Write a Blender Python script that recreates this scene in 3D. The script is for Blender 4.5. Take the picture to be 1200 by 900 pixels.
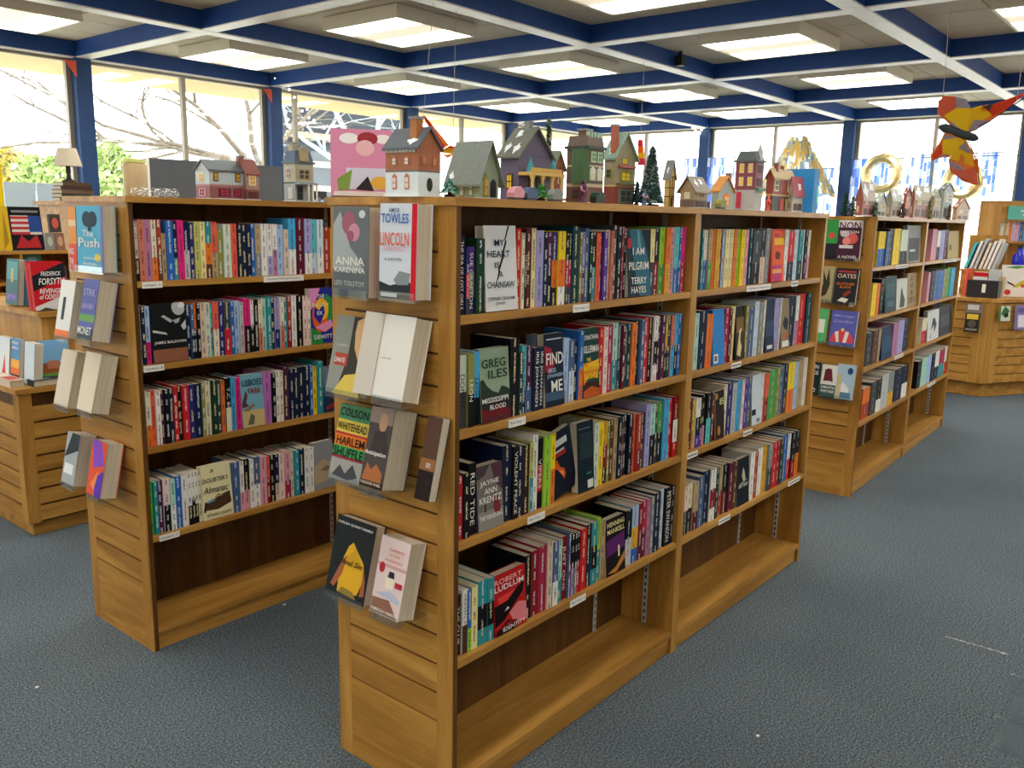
import bpy, math, random
from mathutils import Vector, Matrix
random.seed(7)
SC = bpy.context.scene
COL = SC.collection
for o in list(bpy.data.objects):
    bpy.data.objects.remove(o)

# ------------------------------------------------------------------ camera
FPX, CX, CY, EYE = 1017.0, 600.0, 450.0, 1.57
def _cd(x, y):
    return Vector((x - CX, -(y - CY), -FPX)).normalized()
_X = _cd(1460, 272); _Y = _cd(-640, 230)
_Z = _X.cross(_Y).normalized()
_X = (_X - _Z * _X.dot(_Z)).normalized()
_Y = _Z.cross(_X)
ROT = Matrix((_X, _Y, _Z))                 # world = ROT @ camera
CAMP = Vector((0, 0, EYE))
cd = bpy.data.cameras.new('camera'); cam = bpy.data.objects.new('camera', cd); COL.objects.link(cam)
cd.sensor_width = 36.0; cd.lens = FPX / 1200.0 * 36.0; cd.clip_start = 0.02; cd.clip_end = 300
cam.matrix_world = Matrix.Translation(CAMP) @ ROT.to_4x4()
SC.camera = cam

# ------------------------------------------------------------------ world, light, exposure
SC.view_settings.view_transform = 'Standard'
SC.view_settings.look = 'None'
SC.view_settings.gamma = 1.0
SC.view_settings.use_curve_mapping = False
SC.view_settings.exposure = 0.5
WORLD_STRENGTH = 3.8
LAMP_STRENGTH = 8.5
w = bpy.data.worlds.new('sky'); SC.world = w; w.use_nodes = True
bg = w.node_tree.nodes['Background']
bg.inputs[0].default_value = (0.93, 0.97, 1.0, 1); bg.inputs[1].default_value = WORLD_STRENGTH




# ------------------------------------------------------------------ pixel rays (1200x900 frame)
def ray(px, py):
    return ROT @ Vector((px - CX, -(py - CY), -FPX))
def at_z(px, py, z):
    r = ray(px, py); return CAMP + r * ((z - EYE) / r.z)
def at_y(px, py, y):
    r = ray(px, py); return CAMP + r * (y / r.y)
def at_x(px, py, x):
    r = ray(px, py); return CAMP + r * (x / r.x)

# ------------------------------------------------------------------ helpers
def lin(c):
    return c / 12.92 if c <= 0.04045 else ((c + 0.055) / 1.055) ** 2.4
def rgb(h):
    if isinstance(h, (tuple, list)):
        return tuple(h)[:3]
    return tuple(lin(int(h[i:i + 2], 16) / 255.0) for i in (0, 2, 4))

PAL = {  # code: (hex, plain word)
 'wht': ('e6e6e2', 'white'), 'crm': ('e4dcc0', 'cream'), 'lgy': ('bcc0c0', 'light grey'), 'gry': ('84898a', 'grey'),
 'dgy': ('3d4247', 'dark grey'), 'blk': ('17181c', 'black'), 'nvy': ('18243f', 'navy'), 'ind': ('2e2f74', 'indigo'),
 'blu': ('2c66b4', 'blue'), 'slt': ('4a628a', 'slate blue'), 'lbl': ('a3c0e4', 'light blue'), 'sky': ('48a8dc', 'sky blue'),
 'pbl': ('c4d8e6', 'pale blue'), 'tea': ('2f8f98', 'teal'), 'dte': ('14404c', 'dark teal'), 'min': ('a8d4c8', 'mint'),
 'aqu': ('5cc4cc', 'aqua'), 'grn': ('4c9c50', 'green'), 'dgn': ('1d3c2c', 'dark green'), 'lim': ('98cc3c', 'lime green'),
 'bgn': ('4edc3c', 'bright green'), 'olv': ('8c8c48', 'olive'), 'ygn': ('c0c46c', 'yellow green'), 'yel': ('f0d020', 'yellow'),
 'mus': ('d8a838', 'mustard'), 'pyl': ('e8dc9c', 'pale yellow'), 'org': ('e4782c', 'orange'), 'cor': ('e4634c', 'coral'),
 'rst': ('a04028', 'rust'), 'red': ('c8262c', 'red'), 'drd': ('861c24', 'dark red'), 'mar': ('5c1c30', 'maroon'),
 'pnk': ('dc9cac', 'pink'), 'hpk': ('dc2c80', 'hot pink'), 'sal': ('cc7c68', 'salmon'), 'mau': ('b4789c', 'mauve'),
 'pur': ('5c3490', 'purple'), 'plm': ('502848', 'plum'), 'lav': ('a4a0d4', 'lavender'), 'vio': ('bc74bc', 'violet'),
 'brn': ('5c3a28', 'brown'), 'dbr': ('33201c', 'dark brown'), 'tan': ('b49c74', 'tan'), 'bge': ('d8c4b0', 'beige'),
 'crs': ('a42848', 'crimson'), 'ppk': ('ecd0cc', 'pale pink'), 'pgn': ('cddccc', 'pale green'),
}
def pc(code):
    if code in PAL: return rgb(PAL[code][0])
    return rgb(code)

class MB:
    """collects coloured polygons and builds ONE mesh object"""
    def __init__(s):
        s.v = []; s.f = []; s.c = []; s.ink = []; s.uv = []; s.sm = []
    def poly(s, pts, col=(.5, .5, .5), ink=None, uv=None, smooth=False):
        n = len(s.v); s.v += [tuple(p) for p in pts]
        s.f.append(tuple(range(n, n + len(pts)))); s.c.append(rgb(col) if not isinstance(col, str) or col not in PAL else pc(col))
        s.ink.append(ink or (0, 0, 0, 0)); s.uv.append(uv or [(0, 0)] * len(pts)); s.sm.append(smooth)
    def faces(s, verts, faces, col=(.5, .5, .5), smooth=False):
        n = len(s.v); s.v += [tuple(p) for p in verts]
        c = pc(col) if isinstance(col, str) else tuple(col)
        for f in faces:
            s.f.append(tuple(n + i for i in f)); s.c.append(c); s.ink.append((0, 0, 0, 0)); s.uv.append([(0, 0)] * len(f)); s.sm.append(smooth)
    def box(s, x0, x1, y0, y1, z0, z1, col=(.5, .5, .5)):
        if x0 > x1: x0, x1 = x1, x0
        if y0 > y1: y0, y1 = y1, y0
        if z0 > z1: z0, z1 = z1, z0
        v = [(x0, y0, z0), (x1, y0, z0), (x1, y1, z0), (x0, y1, z0), (x0, y0, z1), (x1, y0, z1), (x1, y1, z1), (x0, y1, z1)]
        s.faces(v, [(0, 3, 2, 1), (4, 5, 6, 7), (0, 1, 5, 4), (1, 2, 6, 5), (2, 3, 7, 6), (3, 0, 4, 7)], col)
    def prism(s, pts, y0, y1, col=(.5, .5, .5), axis='y'):
        """extrude a 2D outline: axis y: (x,z) pts; axis x: (y,z) pts; axis z: (x,y) pts"""
        n = len(pts)
        def P(p, t):
            return {'y': (p[0], t, p[1]), 'x': (t, p[0], p[1]), 'z': (p[0], p[1], t)}[axis]
        v = [P(p, y0) for p in pts] + [P(p, y1) for p in pts]
        f = [tuple(range(n)), tuple(range(2 * n - 1, n - 1, -1))]
        f += [(i, n + i, n + (i + 1) % n, (i + 1) % n) for i in range(n)]
        s.faces(v, f, col)
    def lathe(s, prof, col=(.5, .5, .5), n=12, cx=0, cy=0, smooth=True, cap=True):
        v = []
        for r, z in prof:
            for i in range(n):
                a = 2 * math.pi * i / n; v.append((cx + r * math.cos(a), cy + r * math.sin(a), z))
        f = []
        for k in range(len(prof) - 1):
            for i in range(n):
                j = (i + 1) % n; f.append((k * n + i, k * n + j, (k + 1) * n + j, (k + 1) * n + i))
        s.faces(v, f, col, smooth)
        if cap:
            s.faces(v[:n], [tuple(range(n - 1, -1, -1))], col); s.faces(v[-n:], [tuple(range(n))], col)
    def tube(s, pts, rad, col=(.5, .5, .5), n=6):
        pts = [Vector(p) for p in pts]
        if not isinstance(rad, (list, tuple)): rad = [rad] * len(pts)
        v = []; up0 = None
        for i, p in enumerate(pts):
            d = (pts[min(i + 1, len(pts) - 1)] - pts[max(i - 1, 0)]).normalized()
            a = Vector((0, 0, 1)) if abs(d.z) < .9 else Vector((1, 0, 0))
            if up0 is not None: a = up0
            u = d.cross(a); u = u.normalized() if u.length > 1e-6 else Vector((1, 0, 0))
            b = u.cross(d).normalized(); up0 = b
            for k in range(n):
                t = 2 * math.pi * k / n; v.append(p + (u * math.cos(t) + b * math.sin(t)) * rad[i])
        f = []
        for i in range(len(pts) - 1):
            for k in range(n):
                j = (k + 1) % n; f.append((i * n + k, i * n + j, (i + 1) * n + j, (i + 1) * n + k))
        f += [tuple(range(n - 1, -1, -1)), tuple(range((len(pts) - 1) * n, len(pts) * n))]
        s.faces(v, f, col, True)
    def mesh(s, name):
        me = bpy.data.meshes.new(name); me.from_pydata(s.v, [], s.f)
        ca = me.attributes.new('col', 'FLOAT_COLOR', 'FACE')
        ca.data.foreach_set('color', [x for c in s.c for x in (c[0], c[1], c[2], 1.0)])
        if any(i[3] for i in s.ink):
            ia = me.attributes.new('ink', 'FLOAT_COLOR', 'FACE')
            ia.data.foreach_set('color', [x for c in s.ink for x in c])
            ul = me.uv_layers.new(name='UVMap')
            ul.data.foreach_set('uv', [x for u in s.uv for q in u for x in q])
        if any(s.sm): me.polygons.foreach_set('use_smooth', s.sm)
        me.update(); return me
    def build(s, name, mat, parent=None, loc=None, label=None, kind=None):
        return mobj(name, s.mesh(name), mat, parent, loc, label, kind)

def mobj(name, me, mat, parent=None, loc=None, label=None, kind=None):
    o = bpy.data.objects.new(name, me); COL.objects.link(o)
    if mat is not None and not me.materials: me.materials.append(MAT[mat] if isinstance(mat, str) else mat)
    if parent is not None: o.parent = parent
    if loc is not None: o.location = loc
    if label: o['label'] = label
    if kind: o['kind'] = kind
    return o
def thing(name, label, cat, loc=(0, 0, 0), rz=0.0, group=None, rx=0.0):
    o = bpy.data.objects.new(name, None); COL.objects.link(o); o.empty_display_size = .05
    o.rotation_mode = 'ZXY' if False else 'XYZ'
    o.location = loc; o.rotation_euler = (rx, 0, rz); tag(o, label, cat, group); return o
def tag(o, label, cat, group=None):
    o['label'] = label; o['category'] = cat
    if group: o['group'] = group
    return o
def struct(o): o['kind'] = 'structure'; return o

_tc = {}
def text_mesh(txt, w, h, cx, cz, y, col, rot=0, mat='print', bold=0.0, shear=0.0):
    """flat lettering in the local xz plane, facing -y, fitted into w x h around (cx, cz)"""
    key = (txt, bold, shear)
    if key not in _tc:
        cu = bpy.data.curves.new('lettering', 'FONT'); cu.body = txt; cu.size = 1; cu.resolution_u = 2; cu.offset = bold; cu.shear = shear
        cu.align_x = 'CENTER'; cu.space_line = .85; cu.fill_mode = 'FRONT'
        t = bpy.data.objects.new('lettering', cu); COL.objects.link(t)
        bpy.context.view_layer.update()
        me = bpy.data.meshes.new_from_object(t.evaluated_get(bpy.context.evaluated_depsgraph_get()))
        vs = [v.co.copy() for v in me.vertices]; fs = [tuple(p.vertices) for p in me.polygons]
        bpy.data.objects.remove(t); bpy.data.curves.remove(cu); bpy.data.meshes.remove(me)
        _tc[key] = (vs, fs)
    vs, fs = _tc[key]
    x0 = min(v.x for v in vs); x1 = max(v.x for v in vs); y0 = min(v.y for v in vs); y1 = max(v.y for v in vs)
    sx = w / max(x1 - x0, 1e-6); sz = h / max(y1 - y0, 1e-6)
    out = []
    for v in vs:
        a = (v.x - (x0 + x1) / 2) * sx; b = (v.y - (y0 + y1) / 2) * sz
        if rot == 90: a, b = b, -a          # reads top to bottom
        out.append((cx + a, y, cz + b))
    m = MB(); m.faces(out, fs, col)
    return m

# ------------------------------------------------------------------ materials
MAT = {}
def newmat(name):
    m = bpy.data.materials.new(name); m.use_nodes = True; nt = m.node_tree
    b = nt.nodes['Principled BSDF']; MAT[name] = m
    return m, nt, b
def nd(nt, t, **kw):
    n = nt.nodes.new(t)
    for k, v in kw.items(): setattr(n, k, v)
    return n
def attr_mat(name, rough, noise=0.0, spec=.5, metal=0.0):
    m, nt, b = newmat(name)
    a = nd(nt, 'ShaderNodeAttribute', attribute_name='col')
    src = a.outputs['Color']
    if noise:
        n = nd(nt, 'ShaderNodeTexNoise'); n.inputs['Scale'].default_value = 160; n.inputs['Detail'].default_value = 3
        tc = nd(nt, 'ShaderNodeTexCoord'); nt.links.new(tc.outputs['Object'], n.inputs['Vector'])
        mx = nd(nt, 'ShaderNodeMix', data_type='RGBA', blend_type='OVERLAY'); mx.inputs[0].default_value = noise
        nt.links.new(src, mx.inputs[6]); nt.links.new(n.outputs['Color'], mx.inputs[7]); src = mx.outputs[2]
    nt.links.new(src, b.inputs['Base Color']); b.inputs['Roughness'].default_value = rough
    b.inputs['Specular IOR Level'].default_value = spec; b.inputs['Metallic'].default_value = metal
    return m
attr_mat('print', .55, spec=.08)
attr_mat('paint', .55)
attr_mat('ceramic', .5, noise=.45, spec=.35)
attr_mat('matte', .9, spec=.2)
attr_mat('foil', .25, metal=.7)

# book covers: colour per face plus illegible small lettering along the spine
m, nt, b = newmat('cover')
a = nd(nt, 'ShaderNodeAttribute', attribute_name='col'); ia = nd(nt, 'ShaderNodeAttribute', attribute_name='ink')
uv = nd(nt, 'ShaderNodeUVMap'); sx = nd(nt, 'ShaderNodeSeparateXYZ'); nt.links.new(uv.outputs[0], sx.inputs[0])
oi = nd(nt, 'ShaderNodeObjectInfo')
def math_(op, x, y=None, nt=nt):
    n = nd(nt, 'ShaderNodeMath', operation=op)
    for i, q in enumerate((x, y)):
        if q is None: continue
        if isinstance(q, (int, float)): n.inputs[i].default_value = q
        else: nt.links.new(q, n.inputs[i])
    return n.outputs[0]
rnd = math_('MULTIPLY', oi.outputs['Random'], 61.0)
cb = nd(nt, 'ShaderNodeCombineXYZ')
nt.links.new(math_('ADD', sx.outputs[0], rnd), cb.inputs[0]); nt.links.new(math_('MULTIPLY', sx.outputs[1], .7), cb.inputs[1])
n1 = nd(nt, 'ShaderNodeTexNoise'); n1.inputs['Scale'].default_value = 430; n1.inputs['Detail'].default_value = 0
nt.links.new(cb.outputs[0], n1.inputs['Vector'])
n2 = nd(nt, 'ShaderNodeTexNoise', noise_dimensions='1D'); n2.inputs['Scale'].default_value = 26; n2.inputs['Detail'].default_value = 0
nt.links.new(math_('ADD', sx.outputs[0], rnd), n2.inputs['W'])
glyph = math_('GREATER_THAN', n1.outputs['Fac'], .5)
word = math_('GREATER_THAN', n2.outputs['Fac'], .46)
line = math_('LESS_THAN', math_('ABSOLUTE', sx.outputs[1]), .0034)
fac = math_('MULTIPLY', math_('MULTIPLY', glyph, word), math_('MULTIPLY', line, ia.outputs['Alpha']))
mx = nd(nt, 'ShaderNodeMix', data_type='RGBA'); nt.links.new(fac, mx.inputs[0]); nt.links.new(a.outputs['Color'], mx.inputs[6]); nt.links.new(ia.outputs['Color'], mx.inputs[7])
nt.links.new(mx.outputs[2], b.inputs['Base Color']); b.inputs['Roughness'].default_value = .55; b.inputs['Specular IOR Level'].default_value = .08

def simple(name, col, rough=.5, metal=0.0, spec=.5, bump=None, var=None):
    m, nt, b = newmat(name); b.inputs['Base Color'].default_value = (*rgb(col), 1)
    b.inputs['Roughness'].default_value = rough; b.inputs['Metallic'].default_value = metal; b.inputs['Specular IOR Level'].default_value = spec
    if bump or var:
        tc = nd(nt, 'ShaderNodeTexCoord'); n = nd(nt, 'ShaderNodeTexNoise'); n.inputs['Scale'].default_value = (bump or var)[0]; n.inputs['Detail'].default_value = 4
        nt.links.new(tc.outputs['Object'], n.inputs['Vector'])
        if bump:
            bp = nd(nt, 'ShaderNodeBump'); bp.inputs['Strength'].default_value = bump[1]; bp.inputs['Distance'].default_value = .003
            nt.links.new(n.outputs['Fac'], bp.inputs['Height']); nt.links.new(bp.outputs[0], b.inputs['Normal'])
        if var:
            r = nd(nt, 'ShaderNodeValToRGB'); r.color_ramp.elements[0].position = .3; r.color_ramp.elements[1].position = .7
            r.color_ramp.elements[0].color = (*rgb(col), 1); r.color_ramp.elements[1].color = (*rgb(var[1]), 1)
            nt.links.new(n.outputs['Fac'], r.inputs[0]); nt.links.new(r.outputs[0], b.inputs['Base Color'])
    return m
def wood(name, axis, c0, c1, c2, rough=.42, sc=1.0):
    m, nt, b = newmat(name)
    tc = nd(nt, 'ShaderNodeTexCoord'); mp = nd(nt, 'ShaderNodeMapping')
    s = [9 * sc, 9 * sc, 9 * sc]; s['xyz'.index(axis)] = .9 * sc; mp.inputs['Scale'].default_value = s
    oi = nd(nt, 'ShaderNodeObjectInfo'); ad = nd(nt, 'ShaderNodeVectorMath', operation='ADD')
    sc_ = nd(nt, 'ShaderNodeVectorMath', operation='SCALE'); cbn = nd(nt, 'ShaderNodeCombineXYZ')
    for i in range(3): nt.links.new(oi.outputs['Random'], cbn.inputs[i])
    nt.links.new(cbn.outputs[0], sc_.inputs[0]); sc_.inputs['Scale'].default_value = 9.0
    nt.links.new(tc.outputs['Object'], ad.inputs[0]); nt.links.new(sc_.outputs[0], ad.inputs[1]); nt.links.new(ad.outputs[0], mp.inputs[0])
    n = nd(nt, 'ShaderNodeTexNoise'); n.inputs['Scale'].default_value = 1.6; n.inputs['Detail'].default_value = 5; n.inputs['Distortion'].default_value = .8
    nt.links.new(mp.outputs[0], n.inputs['Vector'])
    n2 = nd(nt, 'ShaderNodeTexNoise'); n2.inputs['Scale'].default_value = 14; n2.inputs['Detail'].default_value = 3
    nt.links.new(mp.outputs[0], n2.inputs['Vector'])
    r = nd(nt, 'ShaderNodeValToRGB'); e = r.color_ramp.elements
    e[0].position = .3; e[0].color = (*rgb(c0), 1); e[1].position = .72; e[1].color = (*rgb(c2), 1)
    x = r.color_ramp.elements.new(.5); x.color = (*rgb(c1), 1)
    nt.links.new(n.outputs['Fac'], r.inputs[0])
    mx = nd(nt, 'ShaderNodeMix', data_type='RGBA', blend_type='SOFT_LIGHT'); mx.inputs[0].default_value = .35
    nt.links.new(r.outputs[0], mx.inputs[6]); nt.links.new(n2.outputs['Fac'], mx.inputs[7]); nt.links.new(mx.outputs[2], b.inputs['Base Color'])
    b.inputs['Roughness'].default_value = rough; b.inputs['Specular IOR Level'].default_value = .18
    bp = nd(nt, 'ShaderNodeBump'); bp.inputs['Strength'].default_value = .12; bp.inputs['Distance'].default_value = .002
    nt.links.new(n2.outputs['Fac'], bp.inputs['Height']); nt.links.new(bp.outputs[0], b.inputs['Normal'])
for ax in 'xyz': wood('oak_' + ax, ax, '976a2e', 'b0803b', 'c6964c')
wood('oak_dark', 'z', '4a2f14', '5c3c1b', '6e4a24', .5)
simple('steel', '9a9a98', .35, .8)
simple('blue_steel', '1b468f', .42, 0, .35, var=(6, '224d99'))
simple('post_blue', '22406f', .5, 0, .25, var=(5, '294878'))
simple('sheen_steel', 'e4e2dc', .35, 0, .5, var=(9, 'd4d4d2'))  # pale beam undersides, whitened so the colour carries reflected light
simple('frame_metal', '8e8676', .4, .3)
simple('tile', 'd6cebc', .9, 0, .2, bump=(220, .3), var=(7, 'c8bfac'))
simple('tbar', 'e8e4da', .6)
simple('housing', 'e6dfca', .5)
simple('cream_wall', 'd8d0bd', .8)
simple('soffit', 'e6c896', .8)
simple('slot', '1a0f07', .8)
simple('paper', 'ece9e4', .7)
simple('black_plastic', '1d1f22', .45)
simple('grey_board', '50565c', .6)
simple('pale_board', 'b2c6d6', .55)
simple('lamp_linen', 'cfc5ae', .8)
simple('reflection_bark', '9fb4bc', .8, var=(5, 'c8d8dc'))
simple('bark', '6e6456', .9, 0, .2, var=(14, '968a7a'))
simple('ground', 'd8d2c2', .95, 0, .1)
simple('string', 'c8c0b0', .8)
m, nt, b = newmat('pages')       # page block: fine sheet lines
tc = nd(nt, 'ShaderNodeTexCoord'); wv = nd(nt, 'ShaderNodeTexNoise'); wv.inputs['Scale'].default_value = 1.0; wv.inputs['Detail'].default_value = 2
mp = nd(nt, 'ShaderNodeMapping'); mp.inputs['Scale'].default_value = (900, 6, 6); nt.links.new(tc.outputs['Object'], mp.inputs[0]); nt.links.new(mp.outputs[0], wv.inputs['Vector'])
r = nd(nt, 'ShaderNodeValToRGB'); r.color_ramp.elements[0].position = .3; r.color_ramp.elements[0].color = (*rgb('b9ad95'), 1)
r.color_ramp.elements[1].position = .65; r.color_ramp.elements[1].color = (*rgb('e2d9c5'), 1)
nt.links.new(wv.outputs['Fac'], r.inputs[0]); nt.links.new(r.outputs[0], b.inputs['Base Color']); b.inputs['Roughness'].default_value = .9; b.inputs['Specular IOR Level'].default_value = .1
m2 = m.copy(); m2.name = 'pages_side'; MAT['pages_side'] = m2
[n for n in m2.node_tree.nodes if n.type == 'MAPPING'][0].inputs['Scale'].default_value = (6, 900, 6)
m, nt, b = newmat('carpet')
tc = nd(nt, 'ShaderNodeTexCoord'); n = nd(nt, 'ShaderNodeTexNoise'); n.inputs['Scale'].default_value = 150; n.inputs['Detail'].default_value = 2; n.inputs['Roughness'].default_value = .7
nl = nd(nt, 'ShaderNodeTexNoise'); nl.inputs['Scale'].default_value = 1.3; nl.inputs['Detail'].default_value = 5
nt.links.new(tc.outputs['Object'], n.inputs['Vector']); nt.links.new(tc.outputs['Object'], nl.inputs['Vector'])
r = nd(nt, 'ShaderNodeValToRGB'); e = r.color_ramp.elements; e[0].position = .32; e[0].color = (*rgb('363d42'), 1); e[1].position = .7; e[1].color = (*rgb('8b9499'), 1)
q = e.new(.5); q.color = (*rgb('5a656c'), 1)
nt.links.new(n.outputs['Fac'], r.inputs[0])
mx = nd(nt, 'ShaderNodeMix', data_type='RGBA', blend_type='MULTIPLY'); mx.inputs[0].default_value = .5
r2 = nd(nt, 'ShaderNodeValToRGB'); r2.color_ramp.elements[0].position = .3; r2.color_ramp.elements[0].color = (.6, .62, .66, 1); r2.color_ramp.elements[1].position = .65; r2.color_ramp.elements[1].color = (1, 1, 1, 1)
nt.links.new(nl.outputs['Fac'], r2.inputs[0]); nt.links.new(r.outputs[0], mx.inputs[6]); nt.links.new(r2.outputs[0], mx.inputs[7])
nt.links.new(mx.outputs[2], b.inputs['Base Color']); b.inputs['Roughness'].default_value = .95; b.inputs['Specular IOR Level'].default_value = .1
bp = nd(nt, 'ShaderNodeBump'); bp.inputs['Strength'].default_value = .25; bp.inputs['Distance'].default_value = .003
nt.links.new(n.outputs['Fac'], bp.inputs['Height']); nt.links.new(bp.outputs[0], b.inputs['Normal'])
m, nt, b = newmat('sheer')       # thin cloth and foil that lets daylight through
nt.nodes.remove(b); a = nd(nt, 'ShaderNodeAttribute', attribute_name='col'); o_ = [q for q in nt.nodes if q.type == 'OUTPUT_MATERIAL'][0]
d1 = nd(nt, 'ShaderNodeBsdfDiffuse'); d2 = nd(nt, 'ShaderNodeBsdfTranslucent'); x1 = nd(nt, 'ShaderNodeMixShader'); x1.inputs[0].default_value = .55
nt.links.new(a.outputs['Color'], d1.inputs[0]); nt.links.new(a.outputs['Color'], d2.inputs[0]); nt.links.new(d1.outputs[0], x1.inputs[1]); nt.links.new(d2.outputs[0], x1.inputs[2]); nt.links.new(x1.outputs[0], o_.inputs[0])
def clear(name, tint, gl, rough=.03):
    m = bpy.data.materials.new(name); m.use_nodes = True; nt = m.node_tree; nt.nodes.clear(); MAT[name] = m
    o = nd(nt, 'ShaderNodeOutputMaterial'); t = nd(nt, 'ShaderNodeBsdfTransparent'); g = nd(nt, 'ShaderNodeBsdfGlossy'); x = nd(nt, 'ShaderNodeMixShader')
    t.inputs[0].default_value = (*tint, 1); g.inputs['Roughness'].default_value = rough; g.inputs['Color'].default_value = (.9, .95, 1, 1)
    if gl < 1: x.inputs[0].default_value = gl
    else:
        fr = nd(nt, 'ShaderNodeFresnel'); fr.inputs[0].default_value = gl; nt.links.new(fr.outputs[0], x.inputs[0])
    nt.links.new(t.outputs[0], x.inputs[1]); nt.links.new(g.outputs[0], x.inputs[2]); nt.links.new(x.outputs[0], o.inputs[0])
clear('glass', (.97, .985, .98), .04)
clear('acrylic', (.95, .965, .97), .16)
def emit(name, col, st):
    m = bpy.data.materials.new(name); m.use_nodes = True; nt = m.node_tree; b = nt.nodes['Principled BSDF']; MAT[name] = m
    b.inputs['Base Color'].default_value = (*col, 1); b.inputs['Emission Color'].default_value = (*col, 1); b.inputs['Emission Strength'].default_value = st
emit('lamp_bright', (1, .95, .86), LAMP_STRENGTH)
emit('lamp_soft', (1, .86, .66), .42)
emit('bulb', (1, .9, .7), 6)

# ================================================================== THE SETTING
XL = [-5.15, -2.74, -.33, 2.07, 4.47, 6.87, 9.28, 11.6, 13.9]
YL = [-4.87, -2.43, 0.0, 2.43, 4.86, 7.30, 9.72]
XB, YBK, XW, YW = XL[0], YL[0], 13.9, 9.72
ZB, ZC = 3.12, 3.29
mb = MB(); mb.box(XB - .2, XW + .2, YBK - .2, YW + .2, -.06, 0); floor = struct(mb.build('floor', 'carpet'))
mb = MB(); mb.box(XB - .2, XW + .2, YBK - .2, YW + .2, ZC + .012, ZC + .1); ceiling = struct(mb.build('ceiling', 'tbar'))
# ceiling tiles: four by four to a bay, the middle four replaced by the lamp
tm = MB(); tm.box(-.29, .29, -.29, .29, 0, .016); tme = tm.mesh('ceiling_tile'); tme.materials.append(MAT['tile'])
for i in range(3, len(XL) - 1):
    for j in range(2, len(YL) - 1):
        mx_ = (XL[i] + XL[i + 1]) / 2; my_ = (YL[j] + YL[j + 1]) / 2
        for a_ in range(4):
            for b_ in range(4):
                t = bpy.data.objects.new('ceiling_tile', tme); COL.objects.link(t); t.parent = ceiling
                t.location = (mx_ + (a_ - 1.5) * .592, my_ + (b_ - 1.5) * .592, ZC - .004)
def beam(x0, x1, y0, y1, dz=0.0):
    mb = MB(); along_x = (x1 - x0) > (y1 - y0)
    mb.box(x0, x1, y0, y1, ZB + .012, ZC + .01)
    o = mb.build('ceiling_beam', 'blue_steel', ceiling)
    mb = MB(); mb.box(x0, x1, y0, y1, ZB + dz, ZB + .0118)
    mb.build('flange', 'sheen_steel', o)
BW = .075
for y in YL: beam(XB, XW, y - BW, y + BW)
for x in XL: beam(x - BW + .002, x + BW - .002, YBK, YW, .002)
sb = MB(); sb.box(-.04, .04, -.04, .04, 0, .1); sb.box(-.015, .015, -.015, .015, .1, .16)
s = at_z(800, 74, ZB + .05); so = sb.build('motion_sensor', 'black_plastic', None, (s.x - .02, 4.86 - BW - .06, ZB + .02)); 
tag(so, 'small black sensor box fixed to a blue ceiling beam', 'sensor')

# walls: low sill wall, posts, window frames and panes
def wall_glass(name, axis, const, lines, out, mull=True, idx0=1):
    """axis 'x': wall runs along x at y=const ; axis 'y': along y at x=const"""
    def B(mb, u0, u1, d0, d1, z0, z1):
        if axis == 'x': mb.box(u0, u1, const + min(d0 * out, d1 * out), const + max(d0 * out, d1 * out), z0, z1)
        else: mb.box(const + min(d0 * out, d1 * out), const + max(d0 * out, d1 * out), u0, u1, z0, z1)
    mb = MB(); B(mb, lines[0], lines[-1], .02, .14, 0, .62); wl = struct(mb.build(name, 'cream_wall'))
    for u in lines:
        mb = MB(); B(mb, u - .085, u + .085, -.08, .09, 0, ZB + .01); mb.build('post', 'post_blue', wl)
    for k in range(len(lines) - 1):
        a_, b_ = lines[k] + .085, lines[k + 1] - .085
        mb = MB(); B(mb, a_, b_, .03, .09, .62, .68); B(mb, a_, b_, .03, .09, ZB - .03, ZB + .012)
        B(mb, a_, a_ + .05, .03, .09, .68, ZB - .03); B(mb, b_ - .05, b_, .03, .09, .68, ZB - .03)
        w_ = struct(mb.build('window_%d' % (idx0 + k), 'frame_metal'))
        mid = (a_ + b_) / 2
        if k == MULL.get(name, (None, 0))[0]: mid = MULL[name][1]
        mb = MB(); B(mb, mid - .025, mid + .025, .03, .09, .68, ZB - .03); mb.build('mullion', 'frame_metal', w_)
        for c_, d_ in ((a_ + .05, mid - .025), (mid + .025, b_ - .05)):
            mb = MB(); B(mb, c_, d_, .055, .062, .68, ZB - .03); mb.build('window_pane', 'glass', w_)
    return wl
MULL = {'wall_left': (5, 7.25)}
wall_glass('wall_left', 'x', YW, XL, 1, idx0=1)
wall_glass('wall_back', 'y', XW, YL, 1, idx0=9)
mb = MB(); mb.box(XB - .1, XB, YBK, YW, 0, ZC); struct(mb.build('wall_behind', 'cream_wall'))
mb = MB(); mb.box(XB, XW, YBK - .1, YBK, 0, ZC); struct(mb.build('wall_right', 'cream_wall'))
# roof overhang seen through the windows
mb = MB(); mb.box(XB, XW + 1.0, YW + .1, YW + 1.55, ZB + .03, ZB + .3); struct(mb.build('trim_1', 'soffit'))
mb = MB(); mb.box(XW + .1, XW + .5, YBK, YW, ZB + .06, ZB + .3); struct(mb.build('trim_2', 'soffit'))
mb = MB(); mb.box(-60, 90, -60, 90, -.4, -.08); struct(mb.build('ground_outside', 'ground'))

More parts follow.
